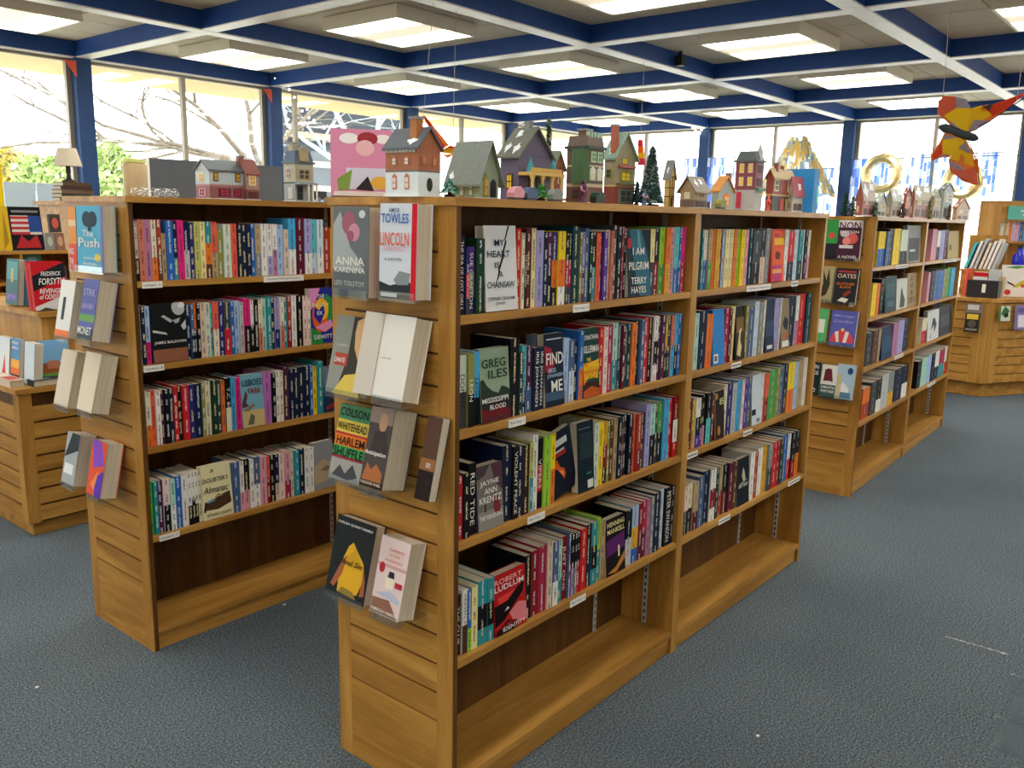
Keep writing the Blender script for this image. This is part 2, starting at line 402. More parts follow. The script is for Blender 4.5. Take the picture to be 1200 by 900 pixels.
# fluorescent ceiling lamps, one in each bay
lamp_n = 0
hm = MB()
for (x0, x1, y0, y1) in ((-.48, .48, -.48, -.455), (-.48, .48, .455, .48), (-.48, -.455, -.455, .455), (.455, .48, -.455, .455)): hm.box(x0, x1, y0, y1, 0, .1)
hm.box(-.48, .48, -.48, .48, .1, .11); hme = hm.mesh('housing'); hme.materials.append(MAT['housing'])
dm = MB(); dm.box(-.455, -.14, -.455, .455, .006, .016); bme = dm.mesh('tube_panel'); bme.materials.append(MAT['lamp_bright'])
dm = MB(); dm.box(-.14, .14, -.455, .455, .008, .016); sme = dm.mesh('diffuser'); sme.materials.append(MAT['lamp_soft'])
ORD = ['first', 'second', 'third', 'fourth', 'fifth', 'sixth', 'seventh', 'eighth', 'ninth', 'tenth', 'eleventh', 'twelfth', 'thirteenth', 'fourteenth', 'fifteenth', 'sixteenth', 'seventeenth', 'eighteenth', 'nineteenth']
TENS = ['', '', 'twenty', 'thirty', 'forty']
def ordn(k):
    if k < 19: return ORD[k]
    n = k + 1
    if n % 10 == 0: return {20: 'twentieth', 30: 'thirtieth', 40: 'fortieth'}[n]
    return TENS[n // 10] + '-' + ORD[n % 10 - 1]
for i in range(len(XL) - 1):
    for j in range(len(YL) - 1):
        mx_ = (XL[i] + XL[i + 1]) / 2; my_ = (YL[j] + YL[j + 1]) / 2
        t = thing('ceiling_lamp', 'square ceiling lamp, %s bay from left windows, %s from back windows' % (ordn(len(YL) - 2 - j), ordn(len(XL) - 2 - i)), 'ceiling lamp', (mx_, my_, ZB + .05), 0, 'fluorescent ceiling lamps')
        mobj('housing', hme, None, t); mobj('tube_panel', bme, None, t); o = mobj('tube_panel', bme, None, t); o.location = (.595, 0, 0)
        mobj('diffuser', sme, None, t)

# ------------------------------------------------------------------ outside the windows
def branch(mb, p, d, L, r, depth, rnd, col):
    pts = [p]; q = Vector(p); dd = Vector(d)
    for k in range(4):
        dd = (dd + Vector((rnd.uniform(-.22, .22), rnd.uniform(-.22, .22), rnd.uniform(-.16, .2)))).normalized()
        q = q + dd * L / 4; pts.append(q.copy())
    mb.tube(pts, [r * (1 - .55 * k / 4) for k in range(5)], col, 5 if depth > 2 else 3)
    if depth <= 0: return
    for k in range(3 if depth > 1 else 3):
        a_ = pts[rnd.choice((2, 3, 4))]
        nd_ = (dd + Vector((rnd.uniform(-.9, .9), rnd.uniform(-.9, .9), rnd.uniform(-.5, .55)))).normalized()
        branch(mb, a_, nd_, L * rnd.uniform(.6, .85), r * .45, depth - 1, rnd, col)
def bare_tree(label, base, trunk, limbs, seed, h=2.4, bk='bark'):
    rnd = random.Random(seed); t = thing('bare_tree', label, 'tree', base)
    mb = MB(); mb.tube([(0, 0, -.1), (.05, 0, h * .5), (0, .05, h)], [trunk, trunk * .85, trunk * .75], 'brn', 8); mb.build('trunk', bk, t)
    mb = MB()
    for d, L in limbs: branch(mb, Vector((0, .05, h - .1)), Vector(d).normalized(), L, trunk * .5, 4, rnd, 'brn')
    mb.build('branches', bk, t, kind='stuff')
bare_tree('bare winter tree outside the left windows, its branches spreading left', (10.6, 15.4, -.1), .13,
          [((-1, .05, .35), 3.0), ((-.9, -.3, .7), 2.8), ((-.3, .2, 1), 2.2), ((.4, -.1, .9), 2.0), ((-1, .3, .12), 3.0), ((-.8, -.4, .2), 2.6)], 3, 2.6)
bare_tree('bare branching tree outside the farthest left window pane', (2.2, 19.0, -.1), .12,
          [((-.8, .05, .8), 2.2), ((-.2, -.3, 1), 2.0), ((.6, -.2, .8), 2.2), ((.9, .1, .4), 2.2)], 5, 2.4)
bare_tree('made-up pale tree standing in for reflections in the window beside the corner post', (14.4, 16.6, -.1), .17,
          [((-.6, .05, 1), 2.6), ((.6, -.3, 1), 2.6), ((.9, .2, .5), 2.6), ((-.9, .2, .5), 2.4)], 11, 2.6, 'reflection_bark')  # added tree, its pale limbs stand in for reflections on the glass
def bush(label, px, py, Y, rx, rz, seed, cols):
    rnd = random.Random(seed); c = at_y(px, py, Y); mb = MB()
    for k in range(900):
        a_ = rnd.uniform(0, 6.283); e_ = rnd.uniform(-1, 1); rr = rnd.uniform(.6, 1)
        p = Vector((rx * rr * math.cos(a_) * math.sqrt(1 - e_ * e_), rx * .7 * rr * math.sin(a_) * math.sqrt(1 - e_ * e_), rz * rr * e_))
        u = Vector((rnd.uniform(-1, 1), rnd.uniform(-1, 1), rnd.uniform(-1, 1))).normalized() * .09
        v = u.cross(Vector((rnd.uniform(-1, 1), rnd.uniform(-1, 1), rnd.uniform(-1, 1)))).normalized() * .05
        mb.poly([p - u, p - v, p + u, p + v], rnd.choice(cols))
    t = thing('garden_bush', label, 'bush', (c.x, c.y, -.08)); mb.build('foliage', 'matte', t, (0, 0, c.z + .08), kind='stuff')
    mb = MB(); mb.tube([(0, 0, 0), (.05, 0, c.z * .6), (0, .03, c.z + .1)], [.06, .05, .03], 'brn'); mb.build('stem', 'bark', t)
bush('light green bush outside, left of the thick blue post', 52, 204, 17, .55, .35, 1, ['c0d48c', 'a8c478', 'd8e4ac'])
bush('light green bush outside, right of the thick blue post', 134, 204, 15, .4, .55, 2, ['c4d894', 'acc87c', 'd8e4ac'])
bush('yellowish bush outside at the far left edge', 8, 198, 18, .45, .4, 3, ['d0b860', 'b8b860', 'd8c880'])
# made-up building with pale bands, standing in for reflections in the third left window
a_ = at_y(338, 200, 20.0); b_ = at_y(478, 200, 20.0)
t = thing('stand_in_building', 'made-up grey building with cream bands, standing in for reflections in the left windows', 'building', (a_.x, 20.0, -.08))
mb = MB(); mb.box(0, b_.x - a_.x, 0, .4, 0, 7); mb.build('wall', simple('stand_in_grey', '34383e', .8), t)
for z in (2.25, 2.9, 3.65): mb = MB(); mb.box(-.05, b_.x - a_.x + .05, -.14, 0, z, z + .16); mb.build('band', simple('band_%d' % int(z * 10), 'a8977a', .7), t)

# ================================================================== BOOKCASES
CW, CH, LB = .456, 1.614, 1.19          # width of a double-sided case, height, length of a bay
SZ = [1.333, 1.047, .755, .431]          # shelf tops
TP = .02
def slat_end(t, x, yw=CW, h=CH, sgn=-1, z_lo=.25, holder=None):
    """end panel of slatwall: stiles, plain foot, single slats with dark grooves between"""
    mb = MB(); mb.box(x + .004, x + TP, 0, yw, 0, h - .02); e = mb.build('end_panel', 'oak_dark', t)
    for a_, b_ in ((0, .055), (yw - .055, yw)):
        mb = MB(); mb.box(x, x + .004, a_, b_, 0, h - .02); mb.build('stile', 'oak_z', e)
    mb = MB(); mb.box(x, x + .004, .055, yw - .055, 0, z_lo); mb.build('foot_board', 'oak_y', e)
    z = z_lo + .006; pitch = .0822
    while z + pitch < h - .06:
        mb = MB(); mb.box(x, x + .004, .055, yw - .055, z, z + pitch - .007); mb.build('slat', 'oak_y', e); z += pitch
    mb = MB(); mb.box(x, x + .004, .055, yw - .055, z, h - .02); mb.build('slat', 'oak_y', e)
    return e
def bookcase(label, loc, rz=0.0, near=True, Lb=LB):
    Lb = Lb - .001
    t = thing('bookcase', label, 'bookcase', loc, rz, 'oak bookcases in rows')
    if near: slat_end(t, 0)
    else:
        mb = MB(); mb.box(0, TP, .002, CW - .002, 0, CH - .02); mb.build('side_panel', 'oak_z', t)
    mb = MB(); mb.box(Lb - TP, Lb, .002, CW - .002, 0, CH - .02); mb.build('side_panel', 'oak_z', t)
    mb = MB(); mb.box(TP, Lb - TP, CW / 2 - .006, CW / 2 + .006, .085, CH - .02); mb.build('back_panel', 'oak_dark', t)
    mb = MB(); mb.box(-.006 if near else 0, Lb, -.006, CW + .006, CH - .02, CH); mb.build('top_board', 'oak_x', t)
    for sd in (0, 1):
        yf = (lambda y: y) if sd == 0 else (lambda y: CW - y)
        for z in SZ:
            mb = MB(); mb.box(TP, Lb - TP, yf(.004), yf(CW / 2 - .008), z - .02, z); mb.build('shelf', 'oak_x', t)
        mb = MB(); mb.box(TP, Lb - TP, yf(0), yf(CW / 2 - .008), .067, .087); mb.build('base_shelf', 'oak_x', t)
        mb = MB(); mb.box(TP, Lb - TP, yf(.013), yf(.033), 0, .066); mb.build('kick_board', 'oak_x', t)
        for x0, x1, y0, y1 in ((Lb - TP - .004, Lb - TP, .11, .128), (TP, TP + .004, .11, .128), (Lb * .82, Lb * .82 + .016, CW / 2 - .012, CW / 2 - .007)):
            mb = MB(); mb.box(x0, x1, yf(y0), yf(y1), .088, CH - .021, 'lgy')
            z = .1
            while z < CH - .06 and sd == 0:
                if x1 - x0 < .01: mb.box((x0 - .0006) if x0 > .5 else x1, x0 if x0 > .5 else x1 + .0006, yf(y0) + .005, yf(y1) - .005, z, z + .014, 'dgy')
                else: mb.box(x0 + .005, x1 - .005, yf(y0) - .0006, yf(y0), z, z + .014, 'dgy')
                z += .027
            mb.build('shelf_standard', 'paint', t)
    return t
C1 = (1.419, 2.825); C2 = (1.497, 1.419); C3 = (5.02, 1.569); R3 = math.radians(2.0)
bc1 = bookcase('oak bookcase on the left with slatted end and paperbacks, behind the front one', (*C1, 0))
bc2 = bookcase('large oak bookcase at the front centre with slatted end facing the camera', (*C2, 0))
bc2b = bookcase('oak bookcase joined to the far end of the front centre bookcase', (C2[0] + LB, C2[1], 0), 0, False)
bc3 = bookcase('smaller-looking oak bookcase at the right back with slatted end', (*C3, 0), R3)
bc3b = bookcase('oak bookcase at the right back, joined nearest the counter', (C3[0] + LB * math.cos(R3), C3[1] + LB * math.sin(R3), 0), R3, False)

# ================================================================== BOOKS
def book_root(name, label, cat, origin, lx, ly, lz, rz, group=None, rx=0.0, ry=0.0):
    c_, s_ = math.cos(rz), math.sin(rz)
    o = thing(name, label, cat, (origin[0] + lx * c_ - ly * s_, origin[1] + lx * s_ + ly * c_, lz), 0, group)
    o.rotation_euler = (Matrix.Rotation(rz, 3, 'Z') @ Matrix.Rotation(ry, 3, 'Y') @ Matrix.Rotation(rx, 3, 'X')).to_euler()
    return o
def lum(c): return .3 * c[0] + .6 * c[1] + .1 * c[2]
def cover_mesh(t, h, d, cols, rnd, hard=False, ink=True):
    """upright book: spine faces -y at y=0, thickness along x (0..t), height h, depth d"""
    mb = MB(); ct = min(.0016, t * .12)
    segs = []
    if len(cols) == 1: segs = [(0, h, cols[0])]
    elif len(cols) == 2:
        f_ = rnd.choice((.38, .5, .45)); segs = [(0, h * f_, cols[1]), (h * f_, h, cols[0])]
    else: segs = [(0, h * .25, cols[2]), (h * .25, h * .62, cols[1]), (h * .62, h, cols[0])]
    for z0, z1, c in segs:
        cc = pc(c); L = lum(cc)
        ik = rnd.choice((rgb('f0ece0'), rgb('f4e6b0'), rgb('d8e4f0'))) if L < .25 else rnd.choice((rgb('1c1c24'), rgb('26305a'), rgb('7a2020')))
        ik = (*ik, 1.0 if ink else 0.001)
        r_ = t * .06
        mb.poly([(0, 0, z0), (t, 0, z0), (t, 0, z1), (0, 0, z1)], cc, ik, [(z0, -t / 2), (z0, t / 2), (z1, t / 2), (z1, -t / 2)])
    cm = pc(segs[-1][2])
    mb.poly([(0, d, 0), (0, 0, 0), (0, 0, h), (0, d, h)], cm); mb.poly([(t, 0, 0), (t, d, 0), (t, d, h), (t, 0, h)], cm)
    mb.poly([(ct, ct, 0), (ct, d, 0), (ct, d, h), (ct, ct, h)], cm); mb.poly([(t - ct, d, 0), (t - ct, ct, 0), (t - ct, ct, h), (t - ct, d, h)], cm)
    for z in (0, h):
        for q in ([(0, 0), (t, 0), (t, ct), (0, ct)], [(0, ct), (ct, ct), (ct, d), (0, d)], [(t - ct, ct), (t, ct), (t, d), (t - ct, d)]):
            mb.poly([(a_, b_, z) for a_, b_ in (q if z else q[::-1])], cm)
    return mb, ct
ROWN = ['top', 'second', 'third', 'fourth']
NB = [0]
def spine_book(origin, rz, x, t, z, h, d, yset, cols, label, group, rnd, title=None, lean=0.0, clear_=.0006):
    NB[0] += 1
    o = book_root('book', label, 'book', origin, x + clear_, yset, z, rz, group, ry=lean)
    t = max(t - 2 * clear_, .004)
    mb, ct = cover_mesh(t, h, d, cols, rnd, ink=title is None)
    mb.build('cover', 'cover', o)
    mb = MB(); e_ = .0035 if h > .212 else .0012
    mb.box(ct * 1.05, t - ct * 1.05, ct, d - .004, e_, h - e_); mb.build('page_block', 'pages', o)
    if title:
        tx = title.replace('_', ' '); c = pc(cols[0]); tc_ = rgb('f2eee4') if lum(c) < .3 else rgb('20202c')
        L = min(h * .86, len(tx) * t * .62)
        text_mesh(tx, L, t * .55, t / 2, h * .5, -.0005, tc_, 90).build('spine_title', 'print', o)
    return o
def polyat(mb, w, h, y, pts, col):
    mb.poly([((min(max(u, 0), 1) - .5) * w, y, min(max(v, 0), 1) * h) for u, v in pts], pc(col) if isinstance(col, str) and col in PAL else rgb(col))
def blob(cx_, cy_, rx_, ry_, n=14, a0=0, a1=6.2832, rot=0.0):
    o = []
    for k in range(n):
        a_ = a0 + (a1 - a0) * k / (n if a1 - a0 > 6.28 else n - 1)
        x_, y_ = rx_ * math.cos(a_), ry_ * math.sin(a_)
        o.append((cx_ + x_ * math.cos(rot) - y_ * math.sin(rot), cy_ + x_ * math.sin(rot) + y_ * math.cos(rot)))
    return o
def rect(u0, v0, u1, v1): return [(u0, v0), (u1, v0), (u1, v1), (u0, v1)]
def face_book(o, w, h, t, art, spine_right=False):
    """book facing -y: x -w/2..w/2, front at y=0, thickness towards +y; art = dict"""
    b_ = art['bg']; s_ = art.get('spine', b_); ct = .0016
    cb_ = pc(b_); cs_ = pc(s_)
    mb = MB()
    mb.box(-w / 2, w / 2, 0, ct, 0, h, cb_); mb.box(-w / 2, w / 2, t - ct, t, 0, h, pc(art.get('back', b_)))
    sx_ = -1 if not spine_right else 1
    mb.box(sx_ * w / 2, sx_ * (w / 2 - ct), ct, t - ct, 0, h, cs_)
    mb.build('cover', 'print', o)
    mb = MB(); a_, b2 = (-w / 2 + ct, w / 2 - .003) if not spine_right else (-w / 2 + .003, w / 2 - ct)
    mb.box(a_, b2, ct, t - ct, .001, h - .0012); mb.build('page_block', 'pages_side', o)
    if art.get('polys'):
        mb = MB()
        for k, (c, pts) in enumerate(art['polys']): polyat(mb, w * .998, h * .998, -.0004 - .00012 * k, pts, c)
        mb.build('cover_art', 'print', o, kind='stuff')
    for k, q in enumerate(art.get('text', [])):
        s, u, v, tw, th, c = q[:6]; sh = q[6] if len(q) > 6 else 0
        text_mesh(s, tw * w, th * h, (u - .5) * w, v * h, -.0026 - .0001 * k, pc(c), 0, bold=.012, shear=sh).build('title', 'print', o)
    for c, v0, v1 in art.get('spine_bands', []): pass

R = rect
ART = {
 'heart': dict(bg='d9dde0', spine='lgy', h=.214, w=.142, lab='white paperback with black crack down its cover', polys=[('17181c', [(.75, 1), (.80, 1), (.67, .84), (.70, .81), (.60, .68), (.62, .66), (.46, .48), (.48, .46), (.30, .28), (.41, .46), (.40, .48), (.57, .68), (.56, .70), (.65, .82), (.63, .84)])],
    text=[('MY', .45, .80, .3, .075, 'nvy'), ('HEART', .42, .67, .7, .075, 'nvy'), ('IS', .36, .54, .16, .07, 'nvy'), ('A', .48, .43, .1, .07, 'nvy'), ('CHAINSAW', .46, .31, .86, .075, 'nvy'), ('STEPHEN GRAHAM', .46, .145, .82, .042, 'dgy'), ('JONES', .42, .085, .3, .042, 'dgy')]),
 'pilgrim': dict(bg='1e3442', spine='blk', h=.205, w=.135, lab='dark teal thriller paperback with large pale lettering', polys=[('2c6a80', [(.1, 1), (.62, 1), (.9, .55), (1, .2), (1, .0), (.5, .0), (.3, .4)]), ('5c9cac', [(.42, 1), (.5, 1), (.6, .75), (.45, .72)]), ('c03030', blob(.08, .8, .1, .08)), ('16242e', [(.62, 1), (1, 1), (1, .6)])],
    text=[('I AM', .45, .68, .5, .11, 'wht'), ('PILGRIM', .45, .46, .86, .12, 'wht'), ('TERRY', .45, .24, .68, .1, 'wht'), ('HAYES', .43, .1, .64, .1, 'wht')]),
 'iles': dict(bg='8ea48c', spine='dgn', h=.19, w=.125, lab='green thriller paperback with dark tree line and blood red foot', polys=[('2c3a30', [(0, .3), (0, .58), (.1, .6), (.22, .5), (.4, .42), (.6, .38), (.72, .47), (.85, .45), (1, .4), (1, .3)]), ('2a2426', R(0, 0, 1, .33)), ('6c1c20', [(0, 0), (0, .2), (.3, .15), (.6, .22), (1, .12), (1, 0)]), ('58242a', R(0, .0, 1, .07))],
    text=[('GREG', .45, .8, .82, .12, 'dgn'), ('ILES', .58, .65, .66, .12, 'dgn'), ('MISSISSIPPI', .47, .3, .9, .07, 'wht'), ('BLOOD', .55, .2, .55, .065, 'wht')]),
 'find': dict(bg='1a2334', spine='lbl', h=.205, w=.12, lab='navy thriller paperback with tall distressed title', polys=[('a02430', [(0, .85), (.35, .8), (.55, .6), (.3, .45), (0, .5)]), ('3c5a78', R(0, .08, 1, .2)), ('c8d8e0', R(.1, .92, .9, .935))],
    text=[('FIND', .5, .66, .9, .16, 'wht'), ('IRIS', .35, .5, .4, .06, 'lbl'), ('JOHANSEN', .5, .42, .86, .065, 'lbl'), ('ME', .58, .28, .6, .16, 'wht')]),
 'kellerman': dict(bg='16403c', spine='blu', h=.205, w=.125, lab='thriller paperback with teal top and yellow title over orange', polys=[('3a1c18', R(0, 0, 1, .22)), ('d88c20', [(0, .18), (0, .5), (.6, .52), (1, .45), (.9, .25), (.4, .3)]), ('b8541c', [(0, 0), (0, .1), (.5, .16), (1, .1), (1, 0)]), ('f0b82c', [(.2, .48), (1, .54), (.95, .42)])],
    text=[('JONATHAN', .48, .86, .92, .09, 'wht'), ('KELLERMAN', .48, .7, .94, .1, 'wht'), ('THE', .32, .55, .25, .05, 'yel'), ('MURDERER\'S', .5, .43, .95, .08, 'yel'), ('DAUGHTER', .46, .31, .85, .085, 'yel')]),
 'krentz': dict(bg='77716f', spine='dgy', h=.175, w=.11, lab='grey misty paperback with large pale author name', polys=[('8e8a84', R(0, 0, 1, .3)), ('583844', [(.55, 1), (1, 1), (1, .55), (.7, .7)]), ('4a3c44', [(0, 1), (.5, 1), (.3, .85), (0, .8)]), ('7c2c34', [(.6, .3), (.68, .55), (.8, .45), (.9, .3), (.86, .22), (.7, .2)]), ('382830', R(.25, .28, .31, .4))],
    text=[('JAYNE', .46, .72, .75, .095, 'wht'), ('ANN', .5, .6, .5, .09, 'wht'), ('KRENTZ', .48, .47, .88, .1, 'wht'), ('THE VANISHING', .48, .2, .92, .075, 'wht')]),
 'ludlum': dict(bg='b81c20', spine='drd', h=.175, w=.112, lab='red spy paperback with black and white photo collage', polys=[('e04038', [(.1, .62), (.9, .66), (.85, .5), (.15, .5)]), ('180c10', [(0, .5), (.4, .52), (.75, .68), (.95, .72), (.9, .55), (.6, .4), (.3, .22), (0, .15)]), ('e08088', [(.45, .3), (.75, .42), (1, .36), (1, .05), (.6, .1)]), ('2a1014', [(.05, .1), (.4, .2), (.7, .12), (.6, 0), (.0, 0)]), ('f0d8d8', [(.3, .36), (.4, .42), (.46, .38)])],
    text=[('ROBERT', .44, .88, .86, .085, 'f0b0b0'), ('LUDLUM', .46, .77, .92, .09, 'wht'), ('BOURNE', .35, .135, .6, .06, 'red'), ('IDENTITY', .58, .07, .72, .065, 'wht')]),
 'mankell': dict(bg='1b1218', spine='tan', h=.19, w=.115, lab='dark crime paperback with purple band and orange glow', polys=[('5c2468', [(.02, .62), (.98, .7), (.98, .42), (.02, .34)]), ('b87c3c', [(.05, .05), (.5, .12), (.98, .34), (.98, .2), (.5, .02)]), ('f0e0b0', R(.62, .28, .7, .48))],
    text=[('HENNING', .5, .9, .9, .085, 'pyl'), ('MANKELL', .5, .78, .9, .085, 'pyl')]),
 'baldwin': dict(bg='191b1e', spine='nvy', h=.205, w=.135, lab='black paperback with white horn photo and brown foot', polys=[('8c5c44', R(0, 0, 1, .22)), ('b4b8b8', blob(.82, .92, .2, .14)), ('d8dcdc', blob(.9, .95, .1, .05)), ('b0b4b4', [(.3, .78), (.38, .8), (.62, .7), (.56, .66)]), ('a8acac', [(.62, .7), (.85, .74), (.8, .66), (.7, .64)]), ('c8cccc', [(.02, .52), (.45, .46), (.4, .5), (.04, .56)]), ('c8cccc', [(.85, .6), (1, .7), (1, .55), (.92, .52)])],
    text=[('JAMES BALDWIN', .5, .33, .92, .06, 'wht')]),
 'park': dict(bg='74acc0', spine='vio', h=.205, w=.13, lab='sky blue paperback with desert scene', polys=[('c8b47c', R(0, 0, 1, .32)), ('8c7850', [(0, .32), (.5, .44), (.6, .4), (.3, .3)]), ('5c3c44', [(.0, .45), (.2, .7), (.28, .6), (.2, .48), (.3, .4), (.02, .38)]), ('6c6458', [(.2, .05), (.38, .26), (.55, .2), (.48, .04)])],
    text=[('LISBOES', .5, .84, .9, .12, 'nvy'), ('PARK', .6, .68, .6, .11, 'drd')]),
 'almanac': dict(bg='e3dcae', spine='crm', h=.205, w=.138, lab='cream paperback with reclining figure on a brown landscape', polys=[('4c3426', [(.05, .18), (.05, .33), (.3, .36), (.6, .42), (.92, .46), (.95, .24), (.5, .16)]), ('6c9cb4', [(.1, .34), (.35, .38), (.4, .33), (.15, .31)]), ('b08c64', [(.35, .37), (.52, .46), (.68, .39), (.56, .4), (.5, .42), (.42, .36)]), ('2c2420', [(0, .16), (.06, .34), (.12, .3), (.06, .14)])],
    text=[('a', .35, .9, .12, .06, 'dgy', .3), ('DOUBTER\'S', .45, .73, .86, .085, 'dgy', .1), ('Almanac', .45, .55, .86, .12, 'dgy', .3), ('ETHAN CANIN', .5, .08, .8, .06, 'brn')]),
 'dewitt': dict(bg='24308c', spine='crm', h=.225, w=.14, lab='multicoloured paperback with bright overlapping shapes', polys=[('dc8cc4', [(0, .6), (0, 1), (.5, 1), (.2, .7)]), ('2c8c3c', [(.55, .4), (.75, .9), (1, .8), (1, .4)]), ('dc5c1c', blob(.42, .5, .34, .3)), ('f0b428', blob(.52, .62, .3, .2)), ('202c94', [(.15, .5), (.2, .68), (.4, .6), (.6, .72), (.65, .55), (.4, .35)]), ('e890b8', [(.2, .3), (.9, .42), (1, .3), (.6, .2)]), ('2c8c3c', [(0, .0), (0, .3), (.4, .2), (.5, 0)])],
    text=[('THE', .5, .85, .32, .07, 'wht'), ('ENGLISH', .45, .7, .7, .07, 'pyl'), ('SIX', .4, .55, .25, .07, 'wht'), ('DEWITT', .5, .12, .8, .075, 'wht')]),
 'shore': dict(bg='8a8d90', spine='gry', h=.2, w=.13, lab='grey paperback with faint coastline cover', polys=[('b09c7c', [(0, .1), (0, .5), (.5, .62), (1, .5), (1, .2)]), ('7c6c58', [(.3, .4), (.6, .48), (.9, .42), (.6, .35)])], text=[]),
 'navyred': dict(bg='2b3350', spine='nvy', h=.19, w=.12, lab='slate paperback with red lettering at its foot', polys=[('707c90', R(0, .55, 1, 1)), ('8c2c34', [(.1, .12), (.9, .2), (.9, .1), (.1, .04)])], text=[]),
 'fire': dict(bg='141c2c', spine='nvy', h=.2, w=.13, lab='dark thriller paperback with a flame on its cover leaning sideways', polys=[('d85c28', [(.15, .5), (.3, .42), (.45, .3), (.5, .22), (.6, .3), (.55, .4), (.4, .45), (.3, .6)]), ('f0a050', [(.35, .4), (.5, .28), (.52, .36)]), ('a82420', R(.1, .62, .7, .68)), ('c8ccd0', R(.1, .78, .8, .88)), ('c8ccd0', R(.1, .69, .65, .72))], text=[]),
 'darkback': dict(bg='10202a', spine='blk', h=.215, w=.13, lab='black back cover paperback with rows of small grey print', polys=[('64747c', R(.1, .9, .8, .915))] + [('3c4c54', R(.14, .48 + .027 * k, .9, .49 + .027 * k)) for k in range(14)] + [('2c6c64', R(.5, .24, .8, .27)), ('dcdcd8', R(.55, .04, .9, .16))], text=[]),
 'redface': dict(bg='c8402c', spine='red', h=.21, w=.115, lab='red and orange paperback with a yellow panel', polys=[('e8602c', R(.12, .0, 1, .96)), ('f0c020', R(.25, .7, 1, .83)), ('c03838', R(.25, .85, .6, .92)), ('c03070', R(.1, 0, .8, .32)), ('e8a060', R(.1, .16, .8, .24)), ('701c1c', blob(.5, .5, .2, .08))], text=[]),
 'blueback': dict(bg='2c84d0', spine='blu', h=.205, w=.1, lab='bright blue back cover with white barcode', polys=[('e8e8e8', R(.08, .04, .45, .2)), ('606468', R(.14, .07, .36, .17))], text=[]),
 'goldblack': dict(bg='2c261c', spine='blk', h=.205, w=.09, lab='black and gold paperback with faded figures', polys=[('7c5c2c', R(.1, .5, .9, .8)), ('d8c88c', [(.1, .1), (.4, .55), (.6, .6), (.8, .4), (.5, .05)]), ('3c2c20', blob(.7, .4, .2, .15))], text=[]),
 'tanface': dict(bg='8c7a5c', spine='nvy', h=.21, w=.09, lab='tan paperback with dark figures and pale foot', polys=[('20242c', [(.2, .5), (.5, .65), (.9, .55), (.8, .35), (.4, .4)]), ('a86c44', R(.1, .2, .9, .32)), ('e0e0dc', R(.15, .03, .95, .15))], text=[]),
 'nvface': dict(bg='1a2c48', spine='nvy', h=.215, w=.1, lab='dark navy paperback facing out', polys=[('2c4468', R(.1, .3, .9, .6)), ('d8dce0', R(.2, .06, .8, .13))], text=[]),
 'dk85': dict(bg='241814', spine='brn', h=.185, w=.1, lab='dark brown thriller paperback with gold numerals', polys=[('7c4424', R(0, 0, .14, 1)), ('b88440', blob(.2, .9, .18, .07)), ('b87c38', blob(.45, .18, .14, .1))], text=[('85', .68, .78, .42, .14, 'pyl')]),
 'whback': dict(bg='ccd8e2', spine='olv', h=.205, w=.095, lab='pale blue back cover with dark panel', polys=[('182030', R(0, .2, .4, .32)), ('7c8490', R(.45, .04, .8, .12))], text=[]),
 'dknight': dict(bg='121a22', spine='gry', h=.195, w=.115, lab='black paperback with pale ghostly figure', polys=[('c8c4a8', [(.4, .62), (.5, .8), (.62, .7), (.7, .52), (.5, .5)]), ('b0b0a0', [(.2, .47), (.8, .52), (.8, .5), (.2, .44)])], text=[('BATTERY', .5, .42, .8, .07, 'wht')]),
 'photo': dict(bg='8c8c88', spine='gry', h=.235, w=.17, lab='grey hardcover with dark photograph', polys=[('35343a', R(.1, .05, .9, .66)), ('c8c8c8', R(.2, .3, .6, .36))], text=[]),
 'tansquare': dict(bg='b09858', spine='tan', h=.2, w=.13, lab='tan paperback with dark mark', polys=[('4c3c2c', R(.12, .3, .3, .5))], text=[]),
 'tealface': dict(bg='1c3c44', spine='dte', h=.215, w=.16, lab='dark teal hardcover facing out', polys=[('2c5058', R(.15, .4, .85, .8)), ('38606c', R(.2, .15, .8, .3))], text=[]),
 'wolf': dict(bg='cfcfc8', spine='gry', h=.19, w=.12, lab='pale paperback with dark animal sketch', polys=[('4c4440', [(.3, .05), (.4, .6), (.5, .75), (.6, .5), (.8, .3), (.75, .05)])], text=[]),
 'cust': dict(bg='a0855c', spine='tan', h=.215, w=.14, lab='tan hardcover with tall black letters', polys=[('8c7048', R(.1, .1, .9, .3))], text=[('C', .4, .85, .28, .13, 'dbr'), ('U', .4, .65, .28, .13, 'dbr'), ('S', .4, .42, .28, .13, 'dbr'), ('T', .4, .2, .28, .13, 'dbr')]),
 'dkblue': dict(bg='143454', spine='nvy', h=.2, w=.14, lab='deep blue paperback facing out', polys=[('20486c', R(.1, .2, .9, .7))], text=[]),
 'sketch': dict(bg='d8d8d8', spine='gry', h=.215, w=.15, lab='white hardcover with black ink drawing', polys=[('3c4044', [(.3, .3), (.45, .7), (.6, .75), (.8, .5), (.6, .2), (.55, .5)]), ('8c9094', [(.2, .1), (.4, .3), (.3, .05)])], text=[]),
 'dkphoto': dict(bg='2b3036', spine='blk', h=.215, w=.15, lab='charcoal hardcover facing out', polys=[('44484c', R(.15, .3, .85, .7))], text=[]),
}
